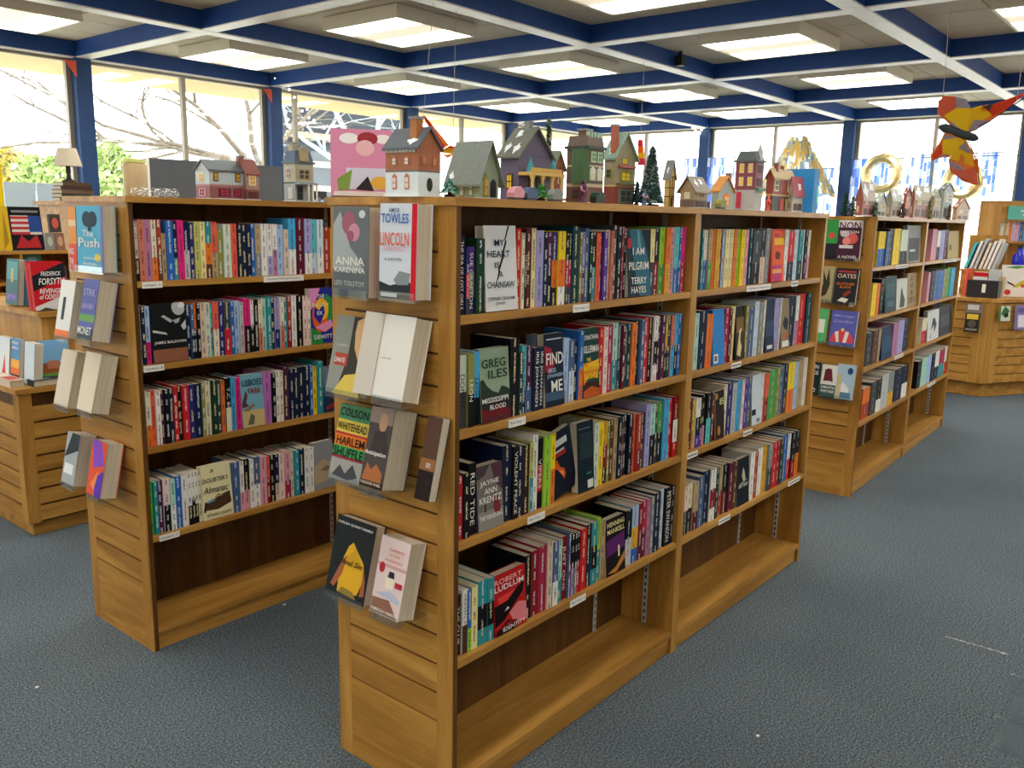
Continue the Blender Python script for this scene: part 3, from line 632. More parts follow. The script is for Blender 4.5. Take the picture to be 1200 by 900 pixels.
ROWS = [  # (case, shelf, pixel x of crop, scale, start, row y, tokens)
('L', 0, 150, 4.8, 40, 295, "62:bge+blk:20 98:sal:20.5 135:mau:20.5 165:crm+org:20.5 190:rst+brn:20.6 214:tan:16 255:blu:20.3 278:nvy+tea:20 315:hpk:20.5 350:nvy+lgy:20 375:ind:19.6 405:ygn:20 435:pyl:20 472:tea+org+brn:20 508:cor+tan:20 540:olv:17 583:pgn:19.2 615:cor:19.4 640:nvy:19 666:nvy:19 693:nvy:19.2 720:blu:19.3 752:tan+gry:18.8 785:wht:19.5 812:wht+lav:19.4 838:wht+mau:19.4 878:lbl:19.2 904:bge:17.4 945:sky+wht:21.6 992:mar:22 1030:lav+wht:21.5 1065:aqu+pbl:21.4 1101:pbl+wht:21.3 1140:rst:18.2 1157:mus:18"),
('L', 1, 150, 4.8, 50, 390, "76:gry:20.5 98:nvy:20.2 130:lbl+hpk:20 330:@baldwin 355:nvy:19.5 373:slt+nvy:19.5 391:org+blk:20 410:blk:20 442:bge:19.8 470:pgn:19.8 482:aqu:19.4 515:cor+crm:20 542:ind:20 577:dgy+red:19.6 600:blu:19.6 632:lbl:19.8 655:lgy:19.2 690:hpk+blk:20.5 710:wht+blk:19.8 735:blk:19.8 758:crm+sal:19.6 785:min:20 812:tea:20.5 830:nvy:20 858:lav+ind:20 880:crm+sal:20 900:tea:20 924:rst+drd:20.3 952:wht:20.3 985:blk:20.4 1010:ppk:19.8 1026:crm:19 1155:@dewitt"),
('L', 2, 150, 4.8, 67, 478, "100:lbl:19.6 131:crm+org:19.6 156:cor:19.8 184:wht:19.6 206:plm:19.8 229:blk:19.6 256:nvy:19.8 283:red:20.5 307:blk:19.8 342:red:20 376:ind:20 415:nvy:20 436:olv:20.6 470:crm:20.2 505:dgn:20.5 530:dgy:20 552:org:19.8 582:blk+crm:20.4:T.C._BOYLE 611:sky:20.6 638:hpk:20 765:@park 812:vio:20.6 833:blk:20 855:wht:20.5 876:crm:20.4 910:plm:21.8 935:nvy:20.5 966:nvy:20.5 1000:nvy:20.6 1028:nvy:20.6 1045:blu:20.8 1068:yel:20 1102:tea:22 1165:@navyred"),
('L', 3, 150, 4.8, 96, 570, "138:bgn:19.8 162:tea:19.5 196:plm:19.4 233:ppk+blk:19.6 262:min+wht:19 300:blu:19.6 332:wht:19.4 356:wht+blk:19.5 376:wht+blk:19.5 396:wht+blk:19.5 413:crm:19.5 585:@almanac 630:slt:20 656:wht+pnk:19.6 690:blk+pnk:20 712:wht:19.4 748:slt+wht:20 786:pnk:19.6 804:cor+drd:19.2 832:blk:19.4 855:nvy+bge:19.2 887:ppk:19 920:pnk+crs:19.4 939:crm:19 964:tea:19.2 995:nvy:19.4 1020:wht:19.2 1047:wht:19 1160:@shore"),
('A', 0, 530, 6.43, 62, 320, "106:nvy:19.2:THE_SEA_OF_LOST_GIRLS 134:ind+red+dgy:16.2:SUE_GRAFTON 178:pur+gry+ind:16.4:SUE_GRAFTON 240:dgn:18.4 486:@heart 520:red:20.8 541:crm:19.8 562:dbr:20:THE_HANDS_MAN 602:mar:21 632:pyl:21 690:lav:20.4 715:nvy:19.8 751:mar+blk:20 792:ind+org+blk:20 845:yel+org+wht:20.2 880:blk+crs+dgy:19.6 910:blk+crs+dgy:19.6 958:dte:21.5"),
('A', 0, 660, 6.43, 131, 315, "146:olv:19.8 162:lav+plm:20 196:slt:21 216:dgn:19.8 246:blk+tea:20 276:cor:19.8 297:brn:18.6 327:pur:20 352:crm:20.6 370:sal:20.4 397:dgy:22 437:blk:21.4 461:crs:21.6 481:blk:21 655:@pilgrim 686:pyl+dgy:21 726:blk+drd:21.2 762:lim+grn:21.5 797:org+mus:21.4 832:pnk:21.4:JOE_COUGHLIN 866:aqu+blu:21.6 881:blu:21.6 912:hpk+crs:21.6"),
('A', 1, 530, 6.43, 50, 445, "112:pgn+dgy:18.6:DONNA 160:olv+blk:18.8:LEON 206:sky+blk:19:LEON 430:@iles 498:blk:21 526:dte:17 556:aqu+nvy:18.6 606:plm+slt:18.4 652:nvy:17.6:IRIS_JOHANSEN 692:nvy:17.4:IRIS_JOHANSEN 836:@find 880:lbl:18.8 920:slt+pbl:18.2 945:nvy:17"),
('A', 1, 660, 6.43, 112, 420, "146:blu+org:20.4 270:@kellerman 302:red:20.6 330:ppk:20.4 372:crs:20.8 416:min+tea:21.2 442:dgy:20.2 462:mar:20 490:dte:20 514:dte:20.2 547:org:20.4 572:nvy:21 600:slt:21.2 637:red:21.4 672:dbr+blk:21.2 702:wht+blk+wht:21.6 727:plm:21.4 760:plm:21.4 782:mus+blk:21.2 806:dte:21 832:sal+sky:21 856:sky+nvy:21.2 882:blu:21.2"),
('A', 2, 530, 6, 40, 580, "72:red:17 118:blk:17.4 172:blk:19.4:RED_TIDE 352:@krentz 420:nvy:21.4 458:blk:20.6:VIOLENT_PEACE 496:nvy:20 540:dbr:20 564:ygn+tea:20.4 600:wht:22 637:blk+red+blk:20.6:VIPERS 686:lim:21 717:yel+org:21 870:@fire"),
('A', 2, 650, 6.43, 150, 530, "295:@darkback 328:pgn:20.4 366:yel:20.4 402:mus+drd+blk:19.8 420:olv:19.6 443:brn:20 467:tan:20 497:nvy:20.2 521:brn:19.8 547:nvy:20.4 578:blk:20 608:cor:19.6 642:rst+drd:19.4 677:nvy+dgy:19 712:lav:21.6 752:min+blk:21 768:dgy:21 806:grn+blk:21 846:sky:21.8 876:red:21.4 910:drd+wht+red:21.6"),
('A', 3, 530, 5.29, 25, 710, "62:dbr:17:THE_CLUB 92:wht+brn:18:HEAVEN,_MY_HOME 117:blu+lim:17.6 156:pyl:18 216:tea+blk+tea:18.4 256:tea+blk+tea:18.2 452:@ludlum 490:blk:19.4 532:drd:20 582:crs:20.4 612:bge:21 646:slt+wht:20.2 672:min+tea:20 708:drd:20.2:JUST_ONE"),
('A', 3, 650, 5.29, 73, 620, "97:slt:21 113:blk+crs:20 130:blk+lav:20 147:blk+gry:20 166:blk+red:19.8 202:red:20.2 234:blk+nvy:20.6 270:tea+blk+tea:20.6 292:lim+tea:21.4 320:tan:19.4 438:@mankell 476:blk+lgy:19.6 520:lbl+mus+blu:20 546:drd+mar:20 568:red+mar:20.2 588:mau:20.4 606:gry:20.8 645:nvy:21.4 673:pbl:21.6 712:blk:21.6:PETER_SWANSON 730:nvy:21.4"),
('B', 0, 805, 7.5, 138, 300, "152:tea:20.8 181:wht+blu:20.6 212:tan+grn:21 250:org:21 287:mus:21 312:mar:21 332:lbl:21 361:pyl:21 386:crm:21 412:pyl:21 440:org:21 467:lim:21 501:yel:20.8 527:pnk:21 548:ind:20.8 575:dte:21.4 645:dgy+blk:20.6 692:blk+bge:20.6 736:gry:21.4 852:@redface 882:wht:21 937:red+nvy:20.4 977:pbl:21 1012:tea+blk:20.6 1028:wht:21 1052:nvy:21 1085:crm+pnk:20.8"),
('B', 1, 800, 7.5, 110, 385, "152:min:20.4 212:nvy:21 266:org:19.4 370:@blueback 407:crs:20.6 432:mar:20.4 466:pyl:21 546:@goldblack 572:olv:20.6 622:slt:19.6 662:pbl:21.6 702:gry:21.2 722:crm:21.6 800:@nvface 838:lav:21.6 858:lgy:21.8 930:@tanface 985:nvy:21.4 1012:wht+mau:21.6 1070:red:22 1112:dte:22"),
('B', 2, 795, 7.5, 95, 475, "137:mar:19 157:yel+mus:17.8 197:wht+blk+pur:18.4 218:blk+pur:18 252:blk+pnk:19 292:blk+aqu:19.2 317:brn:19 405:@dk85 432:crm:20.4 478:ind:20.6 517:lgy:20 557:sky:20.6 577:ppk:20.4 607:pur:20.6 640:slt:20.8 725:@whback 747:wht:20.6 777:cor+drd:20.4 842:grn:21 872:olv:21.2 917:slt:21.6 947:nvy+brn:21.4 1002:yel+org:21.8 1032:lbl:21.4 1077:tan:21.8 1112:wht:22"),
('B', 3, 790, 6.92, 90, 560, "126:ppk+blk:18.4 165:crm+dbr:18.8 205:tan+mar:18.8 247:slt:20 300:nvy:21 342:wht+drd+wht:20.6 367:dgn:20.4 402:tan+rst:20.4 442:blk+mar:20.4 482:mar:20.2 510:brn:20 606:@dknight 640:wht:20.4 668:rst:20 707:wht:20.8 747:mus:20.6 782:gry+dgy:20.6 817:red:20.8 842:drd:20.8 867:dgn:20.8 907:blu:21.4 930:wht+red:21.2 962:blk+drd:21.4 990:blk+org:21.4"),
('C', 0, 1010, 3.92, 78, 290, "110:yel+blu:20 126:slt:20 146:nvy:21.4 176:yel:21.6 206:pgn+blk:21 268:@photo"),
('C', 1, 1010, 3.92, 52, 345, "72:yel:19 87:org:18.6 106:blk:21 158:@tealface 206:@wolf 252:@cust"),
('C', 2, 1010, 3.92, 28, 400, "52:dgy:19.6 78:brn:20 90:tan:20 138:@dkblue 162:mau:21 186:lav:21.6 210:nvy:21.6"),
('C', 3, 1010, 3.92, 14, 450, "46:org+rst:18.6 72:dgy:20.4 92:blk+wht:20.6 122:lgy:22 150:gry+mus:21.4 182:nvy:21.6 206:nvy+wht:21.6"),
('D', 0, 1010, 3.92, 326, 285, "346:pnk:21.4 360:wht+nvy:20.4 378:lav:20.8 396:plm:21 445:@tansquare"),
('D', 1, 1010, 3.92, 305, 330, "316:pnk:20.6 332:nvy:21 347:slt:21.4 374:blu:20.4 390:olv:21 406:grn:22 424:sky:21.4"),
('D', 2, 1010, 3.92, 282, 380, "302:crm+red:17.6 352:@sketch 410:@dkphoto 428:wht:22"),
('D', 3, 1010, 3.92, 262, 430, "278:blk:19.6 302:min:20.4 318:lbl:21 332:nvy:21 350:wht+nvy:21 374:crs+tea:21 400:wht+red:22"),
]
CASES = {'L': (C1, 0.0, 'left bookcase', 0.0), 'A': (C2, 0.0, 'front bookcase near bay', 0.0), 'B': (C2, 0.0, 'front bookcase far bay', LB),
         'C': (C3, R3, 'right bookcase near bay', 0.0), 'D': (C3, R3, 'right bookcase far bay', LB)}
def local_x(org, rz, px, py, yset):
    n = Vector((-math.sin(rz), math.cos(rz), 0)); ex = Vector((math.cos(rz), math.sin(rz), 0))
    p0 = Vector((org[0], org[1], 0)) + n * yset
    r_ = ray(px, py); t_ = (p0 - CAMP).dot(n) / r_.dot(n)
    return (CAMP + r_ * t_ - Vector((org[0], org[1], 0))).dot(ex)
counter = {}; lastx = {}
rb = random.Random(21)
SPECS = []
for case, sh, px0, scl, start, ry, toks in ROWS:
    org, rz, cname, xoff = CASES[case]
    ys = .022
    lim0, lim1 = xoff + TP + .006, xoff + LB - TP - .006
    xprev = local_x(org, rz, px0 + start / scl, ry, ys)
    xprev = max(xprev, lim0, lastx.get((case, sh), -9))
    pxl = float(start)
    for tk in toks.split():
        a_ = tk.split(':'); xe = min(local_x(org, rz, px0 + float(a_[0]) / scl, ry, ys), lim1)
        k = counter.get((case, sh), 0); counter[(case, sh)] = k + 1
        where = '%s from left on %s shelf of %s' % (ordn(k), ROWN[sh], cname)
        group = 'books on the %s shelf of the %s' % (ROWN[sh], cname)
        if a_[1][0] == '@':
            key = a_[1][1:]; art = ART[key]; w_ = xe - xprev - .003
            h_ = art['h']; th = .028 if key not in ('park', 'darkback') else .03
            lab = art['lab'] + ', ' + ROWN[sh] + ' shelf of ' + cname.split(' bookcase')[0] + ' bookcase'
            lab = lab if len(lab.split()) <= 16 else art['lab'] + ', ' + cname.split(' bookcase')[0] + ' bookcase'
            lean = -math.radians(14) if key == 'fire' else 0.0
            if key == 'fire':
                o = book_root('book', lab, 'book', org, xprev + .068, .03, SZ[sh] + .016, rz, group, ry=lean)
                face_book(o, .115, h_, .022, art)
            else:
                o = book_root('book', lab, 'book', org, (xprev + xe) / 2, .014, SZ[sh] + .0008 + th * math.sin(math.radians(4)), rz, group, rx=-math.radians(4))
                face_book(o, max(w_, .03), h_, th, art, key in ('darkback', 'heart', 'pilgrim', 'find'))
        else:
            cols = a_[1].split('+'); h_ = float(a_[2]) / 100; d_ = rb.uniform(.128, .15)
            word = ' and '.join(PAL[c][1] for c in cols[:2])
            wpx = (float(a_[0]) - pxl) / scl; dist = 1.6 if case in 'A' else 3.0
            area = wpx * h_ * 1017 / (Vector((org[0] + xprev, org[1], SZ[sh])) - CAMP).length + (1e4 if len(a_) > 3 else 0)
            SPECS.append((area, (org, rz, xprev, max(xe - xprev, .006), SZ[sh] + .0004, h_, d_, ys + rb.uniform(-.004, .006), cols, ('%s book, %s' % (word if len(word.split()) < 5 else word.replace('dark ', ''), where)).replace('shelf of front bookcase', 'shelf, front bookcase').replace('shelf of right bookcase', 'shelf, right bookcase'), group, rb, a_[3] if len(a_) > 3 else None)))
        xprev = xe; pxl = float(a_[0])
    lastx[(case, sh)] = xprev

NKEEP = 232
SPECS.sort(key=lambda q: -q[0])
for a_, sp in SPECS[:NKEEP]: spine_book(*sp)
rest = MB(); restp = MB()
for a_, (org, rz, x, t, z, h, d, yset, cols, lab, grp, rnd, ti) in SPECS[NKEEP:]:
    t = max(t - .0012, .004); mb, ct = cover_mesh(t, h, d, cols, rnd)
    c_, s_ = math.cos(rz), math.sin(rz)
    def W(p): lx, ly = x + .0006 + p[0], yset + p[1]; return (org[0] + lx * c_ - ly * s_, org[1] + lx * s_ + ly * c_, z + p[2])
    n = len(rest.v); rest.v += [W(p) for p in mb.v]; rest.f += [tuple(i + n for i in f) for f in mb.f]
    rest.c += mb.c; rest.ink += mb.ink; rest.uv += mb.uv; rest.sm += mb.sm
    pm = MB(); e_ = .0035 if h > .212 else .0012; pm.box(ct * 1.05, t - ct * 1.05, ct, d - .004, e_, h - e_)
    restp.faces([W(p) for p in pm.v], pm.f, 'e2d9c5')
npg = len(restp.f); n = len(rest.v); rest.v += restp.v; rest.f += [tuple(i + n for i in f) for f in restp.f]
rest.c += restp.c; rest.ink += restp.ink; rest.uv += restp.uv; rest.sm += restp.sm
me = rest.mesh('book'); me.materials.append(MAT['cover']); me.materials.append(MAT['matte'])
me.polygons.foreach_set('material_index', [0] * (len(rest.f) - npg) + [1] * npg)
o = mobj('slim_books', me, None); tag(o, 'slim and far-off books filling the gaps in the shelf rows', 'books'); o['kind'] = 'stuff'

# ================================================================== BOOKS ON THE SLATTED ENDS (clear acrylic holders)
def holder(px_label, x, yc, z, w, depth, tilt):
    o = thing('book_holder', px_label, 'book holder', (x, yc, z), -math.pi / 2, 'clear acrylic book holders')
    mb = MB(); mb.box(-w / 2, w / 2, 0, depth, -.004, -.0006); mb.build('ledge', 'acrylic', o)
    mb = MB(); mb.box(-w / 2, w / 2, -.004, 0, -.004, .02); mb.build('lip', 'acrylic', o)
    return o
def end_book(bl, br, Xf, h, t, tilt, art, lab, endx, group, spine_right=False, hold=True, opened=None):
    tl = math.radians(tilt); Xf = endx - max(endx - Xf, h * math.sin(tl) + t * math.cos(tl) + (.022 if endx > 4 else .004))
    p = at_x(bl[0], bl[1], Xf); q = at_x(br[0], br[1], Xf)
    w_ = max(p.y - q.y, .05); yc = (p.y + q.y) / 2; z = (p.z + q.z) / 2
    o = thing('book', lab, 'book', (Xf, yc, z + t * math.sin(tl) + .001), 0, group)
    o.rotation_euler = (Matrix.Rotation(-math.pi / 2, 3, 'Z') @ Matrix.Rotation(-tl, 3, 'X')).to_euler()
    a2 = dict(art); face_book(o, w_, h, t, a2, spine_right)
    if opened:
        mb = MB(); mb.box(0, -w_ * .5, -.0016, 0, 0, h, pc('cfcac0')); f = mb.build('open_cover', 'print', o)
        f.location = (-w_ / 2, -.001, 0); f.rotation_euler = (0, 0, math.radians(14))
    if hold:
        holder('clear acrylic holder under the ' + hold, Xf, yc, z, w_ * .96, endx - Xf, tilt)
    return o
A = dict
aAnna = A(bg='6c7478', spine='gry', polys=[('a8b0b4', [(0, .8), (.2, .95), (.5, .55), (.7, .45), (1, .2), (1, 0), (.0, 0), (0, .4)]), ('646c70', R(0, 0, 1, .3)), ('a46478', blob(.45, .82, .2, .13)), ('c890a0', blob(.6, .72, .16, .1)), ('a05c70', blob(.5, .68, .1, .06)), ('d8dce0', blob(.82, .92, .09, .045))],
    text=[('ANNA', .5, .4, .82, .09, 'wht'), ('KARENINA', .5, .3, .86, .06, 'wht'), ('LEO TOLSTOY', .5, .15, .86, .055, 'lgy')])
aLinc = A(bg='d4dce8', spine='red', polys=[('30343c', [(0, .18), (.3, .14), (.8, .2), (1, .12), (1, 0), (0, 0)]), ('8c9498', [(.4, .2), (.55, .3), (.85, .28), (.8, .16), (.5, .15)]), ('c8d0d8', R(.05, .02, .5, .06)), ('d01c2c', R(.86, 0, 1, 1))],
    text=[('AMOR', .4, .93, .3, .045, 'slt'), ('TOWLES', .42, .845, .74, .1, 'blu'), ('LINCOLN', .42, .63, .78, .14, 'cor'), ('HIGHWAY', .45, .53, .6, .045, 'pnk'), ('A NOVEL', .4, .42, .5, .03, 'gry')])
aPort = A(bg='8c9088', spine='gry', polys=[('3c3830', [(.5, 1), (1, 1), (1, 0), (.3, 0), (.5, .5)]), ('d8b080', [(.62, .95), (.8, 1), (1, .98), (1, .5), (.8, .45), (.65, .6), (.6, .8)]), ('b04c40', R(.12, .36, .5, .52)), ('d8c058', [(.2, .0), (.5, .25), (.9, .3), (1, .0)])], text=[('LAURA', .3, .62, .3, .03, 'lgy'), ('DANTE', .3, .43, .3, .06, 'wht')])
aBlank = A(bg='e2e0da', spine='lgy', polys=[], text=[('matte edit', .3, .48, .3, .025, 'gry')])
aHarl = A(bg='4c8c64', spine='blk', polys=[('e0c850', R(.0, .62, 1, .8)), ('c03038', R(0, .55, 1, .63)), ('e87c28', R(0, .44, 1, .6)), ('3c9c54', R(0, .32, 1, .45)), ('8c3038', R(0, .27, 1, .32)), ('9c9c98', R(0, 0, 1, .28)), ('44464a', [(.1, .05), (.3, .2), (.5, .1), (.7, .24), (.9, .08), (.6, .02)])],
    text=[('COLSON', .5, .9, .9, .11, 'blk'), ('WHITEHEAD', .5, .71, .94, .1, 'blk'), ('HARLEM', .52, .52, .88, .11, 'blk'), ('SHUFFLE', .5, .37, .94, .12, 'blk')])
aAnti = A(bg='4c4444', spine='dgy', polys=[('8c7c74', R(0, .8, 1, 1)), ('b08c70', blob(.6, .82, .18, .12)), ('3c3434', [(.2, .45), (.3, .7), (.8, .72), (.95, .5), (.9, .4)]), ('a8683c', [(.05, .08), (.2, .3), (.4, .22), (.6, .3), (.9, .2), (.9, .05)]), ('2c2424', R(0, 0, 1, .08))], text=[('Anticipation', .5, .42, .9, .07, 'wht'), ('THEODORE WHEEL', .5, .05, .9, .035, 'bge')])
aYarb = A(bg='23282a', spine='dgy', polys=[('d8a828', [(.42, .66), (.52, .72), (.6, .66), (.85, .5), (.9, .3), (.8, .1), (.3, .06), (.28, .25), (.3, .45)]), ('a05c40', [(.3, .45), (.42, .55), (.36, .3), (.2, .1), (.1, .12)]), ('a05c40', [(.85, .5), (.95, .3), (.98, .12), (.86, .1), (.88, .3)]), ('c89c24', [(.4, .5), (.6, .66), (.8, .46), (.5, .4)]), ('8c7838', [(.32, .06), (.4, .14), (.7, .12), (.8, .04)])], text=[('CHELSEA QUINN YARBRO', .5, .92, .9, .035, 'wht'), ('Soul Sin', .56, .46, .55, .07, 'dbr', .3)])
aYarr = A(bg='dcc8c8', spine='ppk', polys=[('c89c98', R(0, .62, 1, .66)), ('a83038', blob(.18, .6, .1, .07)), ('2c2c38', [(.42, .5), (.45, .58), (.62, .58), (.66, .48)]), ('e8dcc8', R(.38, .36, .66, .5)), ('b03040', R(.7, .4, .95, .47)), ('b4bcd0', [(.1, .26), (.6, .34), (.98, .25), (.9, .2)]), ('8c6450', [(.02, .2), (.6, .22), (.95, .02), (.02, .02)])], text=[('Letters', .6, .86, .5, .05, 'sal', .3), ('of the', .55, .79, .35, .04, 'sal', .3), ('enchanted', .55, .72, .6, .045, 'sal', .3), ('REBECCA YARROS', .5, .06, .86, .035, 'wht')])
aStrip = A(bg='5c4438', spine='dgy', polys=[('2c2424', R(0, 0, 1, .35)), ('9c6c44', R(0, .36, 1, .5))], text=[('on', .6, .42, .3, .06, 'wht')])
E2 = 'books on the slatted end of the front bookcase'
X2 = C2[0]
end_book((390, 348), (431, 350), X2 - .078, .222, .052, 2, aAnna, 'grey paperback with pink flowers and white serif title, top of front bookcase end', X2, E2, hold='grey flower-covered book on the front bookcase end')
end_book((444, 352), (487, 352), X2 - .075, .225, .05, 2, aLinc, 'pale paperback with red right edge, top of front bookcase end', X2, E2, hold='pale red-edged book on the front bookcase end')
end_book((381, 462), (420, 470), X2 - .085, .205, .03, 14, aPort, 'paperback with portrait of a woman in yellow, front bookcase end', X2, E2, hold='portrait paperback on the front bookcase end')
end_book((435, 471), (471, 478), X2 - .105, .205, .055, 14, aBlank, 'white book with its cover bent open, front bookcase end', X2, E2, hold='open white book on the front bookcase end', opened=True)
end_book((385, 562), (421, 572), X2 - .085, .2, .028, 14, aHarl, 'green, yellow and orange striped title paperback, front bookcase end', X2, E2, hold='striped title paperback on the front bookcase end')
end_book((421, 577), (447, 584), X2 - .13, .2, .08, 14, aAnti, 'dark paperback with bearded man and city skyline, front bookcase end', X2, E2, hold='skyline paperback on the front bookcase end')
end_book((486, 590), (501, 590), X2 - .06, .205, .03, 14, aStrip, 'brown paperback half hidden behind thick white-paged book, front bookcase end', X2, E2, hold=None)
end_book((381, 700), (425, 711), X2 - .085, .215, .035, 14, aYarb, 'black paperback with a yellow-backed figure, bottom of front bookcase end', X2, E2, hold='black and yellow paperback on the front bookcase end')
end_book((433, 724), (466, 733), X2 - .105, .2, .055, 14, aYarr, 'pale pink thick paperback with lantern drawing, bottom of front bookcase end', X2, E2, hold='pale pink paperback on the front bookcase end')
# left bookcase end
X1 = C1[0]; E1 = 'books on the slatted end of the left bookcase'
aPush = A(bg='58b4d8', spine='pur', polys=[('243848', blob(.4, .8, .18, .12)), ('243848', blob(.62, .8, .18, .12)), ('243848', R(.44, .62, .58, .84)), ('8c78b8', R(.92, 0, 1, 1)), ('e8d460', blob(.78, .22, .12, .06))], text=[('The', .45, .58, .42, .1, 'wht'), ('Push', .48, .44, .8, .14, 'wht'), ('Ashley', .5, .2, .5, .05, 'wht'), ('Audrain', .5, .12, .55, .05, 'wht')])
aOrange = A(bg='e89c50', spine='org', polys=[('e8584c', R(0, 0, 1, .42)), ('f0d0a0', R(0, .7, 1, .8))], text=[('RING', .4, .3, .6, .1, 'wht'), ('THE', .4, .14, .5, .1, 'wht')])
aWhiteOr = A(bg='e4e4e0', spine='wht', polys=[('e87c3c', R(0, 0, 1, .12)), ('303440', R(.3, .3, .5, .7))], text=[])
aPurp = A(bg='5c64a8', spine='ind', polys=[('3c4c58', R(0, 0, 1, .2)), ('6ca058', R(0, .3, 1, .42))], text=[('STRK', .5, .78, .8, .12, 'lav'), ('AMAMA', .5, .55, .85, .1, 'lav'), ('MONET', .5, .15, .9, .13, 'wht')])
aCreamA = A(bg='d8ccb8', spine='tan', polys=[('b87c60', R(.94, 0, 1, 1))], text=[])
aCreamB = A(bg='e0d4bc', spine='crm', polys=[], text=[])
aSilver = A(bg='a8b0b4', spine='gry', polys=[('30383c', [(0, .5), (1, .7), (1, 1), (.4, 1)]), ('e8ecec', R(.1, .2, .8, .4))], text=[])
aCol = A(bg='e4583c', spine='pur', polys=[('8c4cc8', [(.0, 1), (.6, 1), (1, .6), (.3, .5)]), ('5c3cb8', [(.4, .3), (1, .5), (1, .0), (.6, .0)]), ('f08c50', [(.2, .2), (.7, .5), (.5, .1)])], text=[])
end_book((82, 316), (91, 318), X1 - .055, .215, .03, 2, aOrange, 'orange paperback half hidden at top of left bookcase end', X1, E1, hold='orange paperback on the left bookcase end')
end_book((92, 319), (122, 319), X1 - .06, .218, .045, 2, aPush, 'bright blue paperback with white title, top of left bookcase end', X1, E1, hold='bright blue paperback on the left bookcase end')
end_book((64, 398), (80, 400), X1 - .1, .2, .06, 12, aWhiteOr, 'white paperback with thick tan page edges, left bookcase end', X1, E1, hold='white paperback on the left bookcase end')
end_book((90, 402), (107, 404), X1 - .105, .205, .065, 12, aPurp, 'purple-blue paperback with thick tan page edges, left bookcase end', X1, E1, hold='purple-blue paperback on the left bookcase end')
end_book((63, 478), (80, 482), X1 - .1, .205, .05, 14, aCreamA, 'plain cream book with brown edge line, left bookcase end', X1, E1, hold='plain cream book on the left bookcase end', opened=False)
end_book((90, 486), (107, 488), X1 - .105, .205, .06, 14, aCreamB, 'thick blank cream book showing its pages, left bookcase end', X1, E1, hold='blank cream book on the left bookcase end')
end_book((72, 570), (86, 573), X1 - .1, .19, .06, 12, aSilver, 'silver and black paperback, bottom of left bookcase end', X1, E1, hold='silver paperback on the left bookcase end')
end_book((101, 584), (117, 587), X1 - .105, .195, .06, 12, aCol, 'orange and violet patterned paperback, bottom of left bookcase end', X1, E1, hold='orange and violet paperback on the left bookcase end')
# right bookcase end
X3 = C3[0] + .0; E3 = 'books on the slatted end of the right bookcase'
aGreenC = A(bg='3c9c4c', spine='grn', polys=[('2c2c34', R(0, 0, 1, .4)), ('d84c4c', blob(.5, .6, .2, .08))], text=[])
aNon = A(bg='4c2c3c', spine='crm', polys=[('e0dcdc', R(0, .82, 1, 1)), ('d8605c', blob(.62, .55, .26, .14)), ('e88c84', blob(.4, .48, .18, .1)), ('c8c0c8', blob(.3, .66, .2, .08)), ('d8d4d0', R(.1, .3, .7, .38))], text=[('NON', .5, .87, .9, .18, 'plm'), ('FICTION', .5, .71, .8, .06, 'wht'), ('A NOVEL', .5, .08, .85, .08, 'wht')])
aBeig = A(bg='a89c74', spine='crm', polys=[('3c3828', [(.1, .1), (.3, .5), (.2, .9), (.5, .6), (.6, .95), (.8, .5), (.6, .2)])], text=[])
aOates = A(bg='2a2c30', spine='crm', polys=[('a83c3c', R(.1, .9, .9, .95)), ('8c3c30', [(.4, .3), (.7, .42), (.8, .36), (.5, .2)]), ('e0dcd4', [(.2, .1), (.4, .2), (.7, .16), (.6, .06)])], text=[('OATES', .5, .8, .84, .12, 'bge'), ('BUTCHER', .5, .58, .8, .07, 'org'), ('BLADE', .5, .49, .5, .06, 'org')])
aGrn2 = A(bg='5cb470', spine='grn', polys=[('e0e8d8', R(.2, .3, .8, .7))], text=[])
aMarr = A(bg='5c64b4', spine='crm', polys=[('d84c54', blob(.5, .1, .46, .36, 10, 0, 3.1416)), ('e8e0e0', [(.3, .1), (.2, .38), (.34, .42), (.4, .1)]), ('e8e0e0', [(.55, .1), (.62, .42), (.76, .4), (.68, .1)]), ('e8d890', blob(.5, .46, .06, .05))], text=[('Marriage', .5, .84, .8, .09, 'lav', .3), ('Grandeur', .5, .7, .8, .09, 'lav', .3)])
aWhere = A(bg='1c3034', spine='blk', polys=[], text=[('IN', .5, .86, .5, .12, 'wht'), ('GE', .5, .68, .6, .12, 'wht'), ('O', .5, .15, .3, .12, 'wht')])
aSweat = A(bg='e0e0dc', spine='crm', polys=[('6c2c3c', [(.15, .5), (.2, .85), (.4, .9), (.6, .88), (.75, .5), (.5, .52)]), ('3c5c5c', R(0, 0, 1, .4))], text=[('SAMANTHA', .5, .32, .85, .08, 'wht'), ('PARTNER', .5, .2, .8, .08, 'wht')])
aBlue = A(bg='a8c4d8', spine='crm', polys=[('2c4c74', blob(.75, .82, .16, .1)), ('e4ecf0', [(.1, .2), (.4, .5), (.8, .3), (.7, .1)]), ('5c84a8', R(.3, .05, .9, .2)), ('d0c090', R(.05, .0, .3, .7))], text=[])
end_book((963, 304), (981, 304), X3 - .04, .22, .025, 2, aGreenC, 'green and black paperback at top of right bookcase end', X3, E3, hold='green and black paperback on the right bookcase end')
end_book((979, 305), (1006, 306), X3 - .045, .22, .035, 2, aNon, 'paperback with peaches and large white letters, right bookcase end', X3, E3, hold='peach-covered paperback on the right bookcase end')
end_book((957, 354), (973, 355), X3 - .055, .2, .035, 8, aBeig, 'beige patterned paperback at right bookcase end', X3, E3, hold='beige patterned paperback on the right bookcase end')
end_book((975, 357), (1001, 359), X3 - .06, .2, .03, 8, aOates, 'black paperback with tan capitals, right bookcase end', X3, E3, hold='black paperback on the right bookcase end')
end_book((953, 402), (966, 403), X3 - .055, .195, .03, 8, aGrn2, 'mint green paperback at right bookcase end', X3, E3, hold='mint green paperback on the right bookcase end')
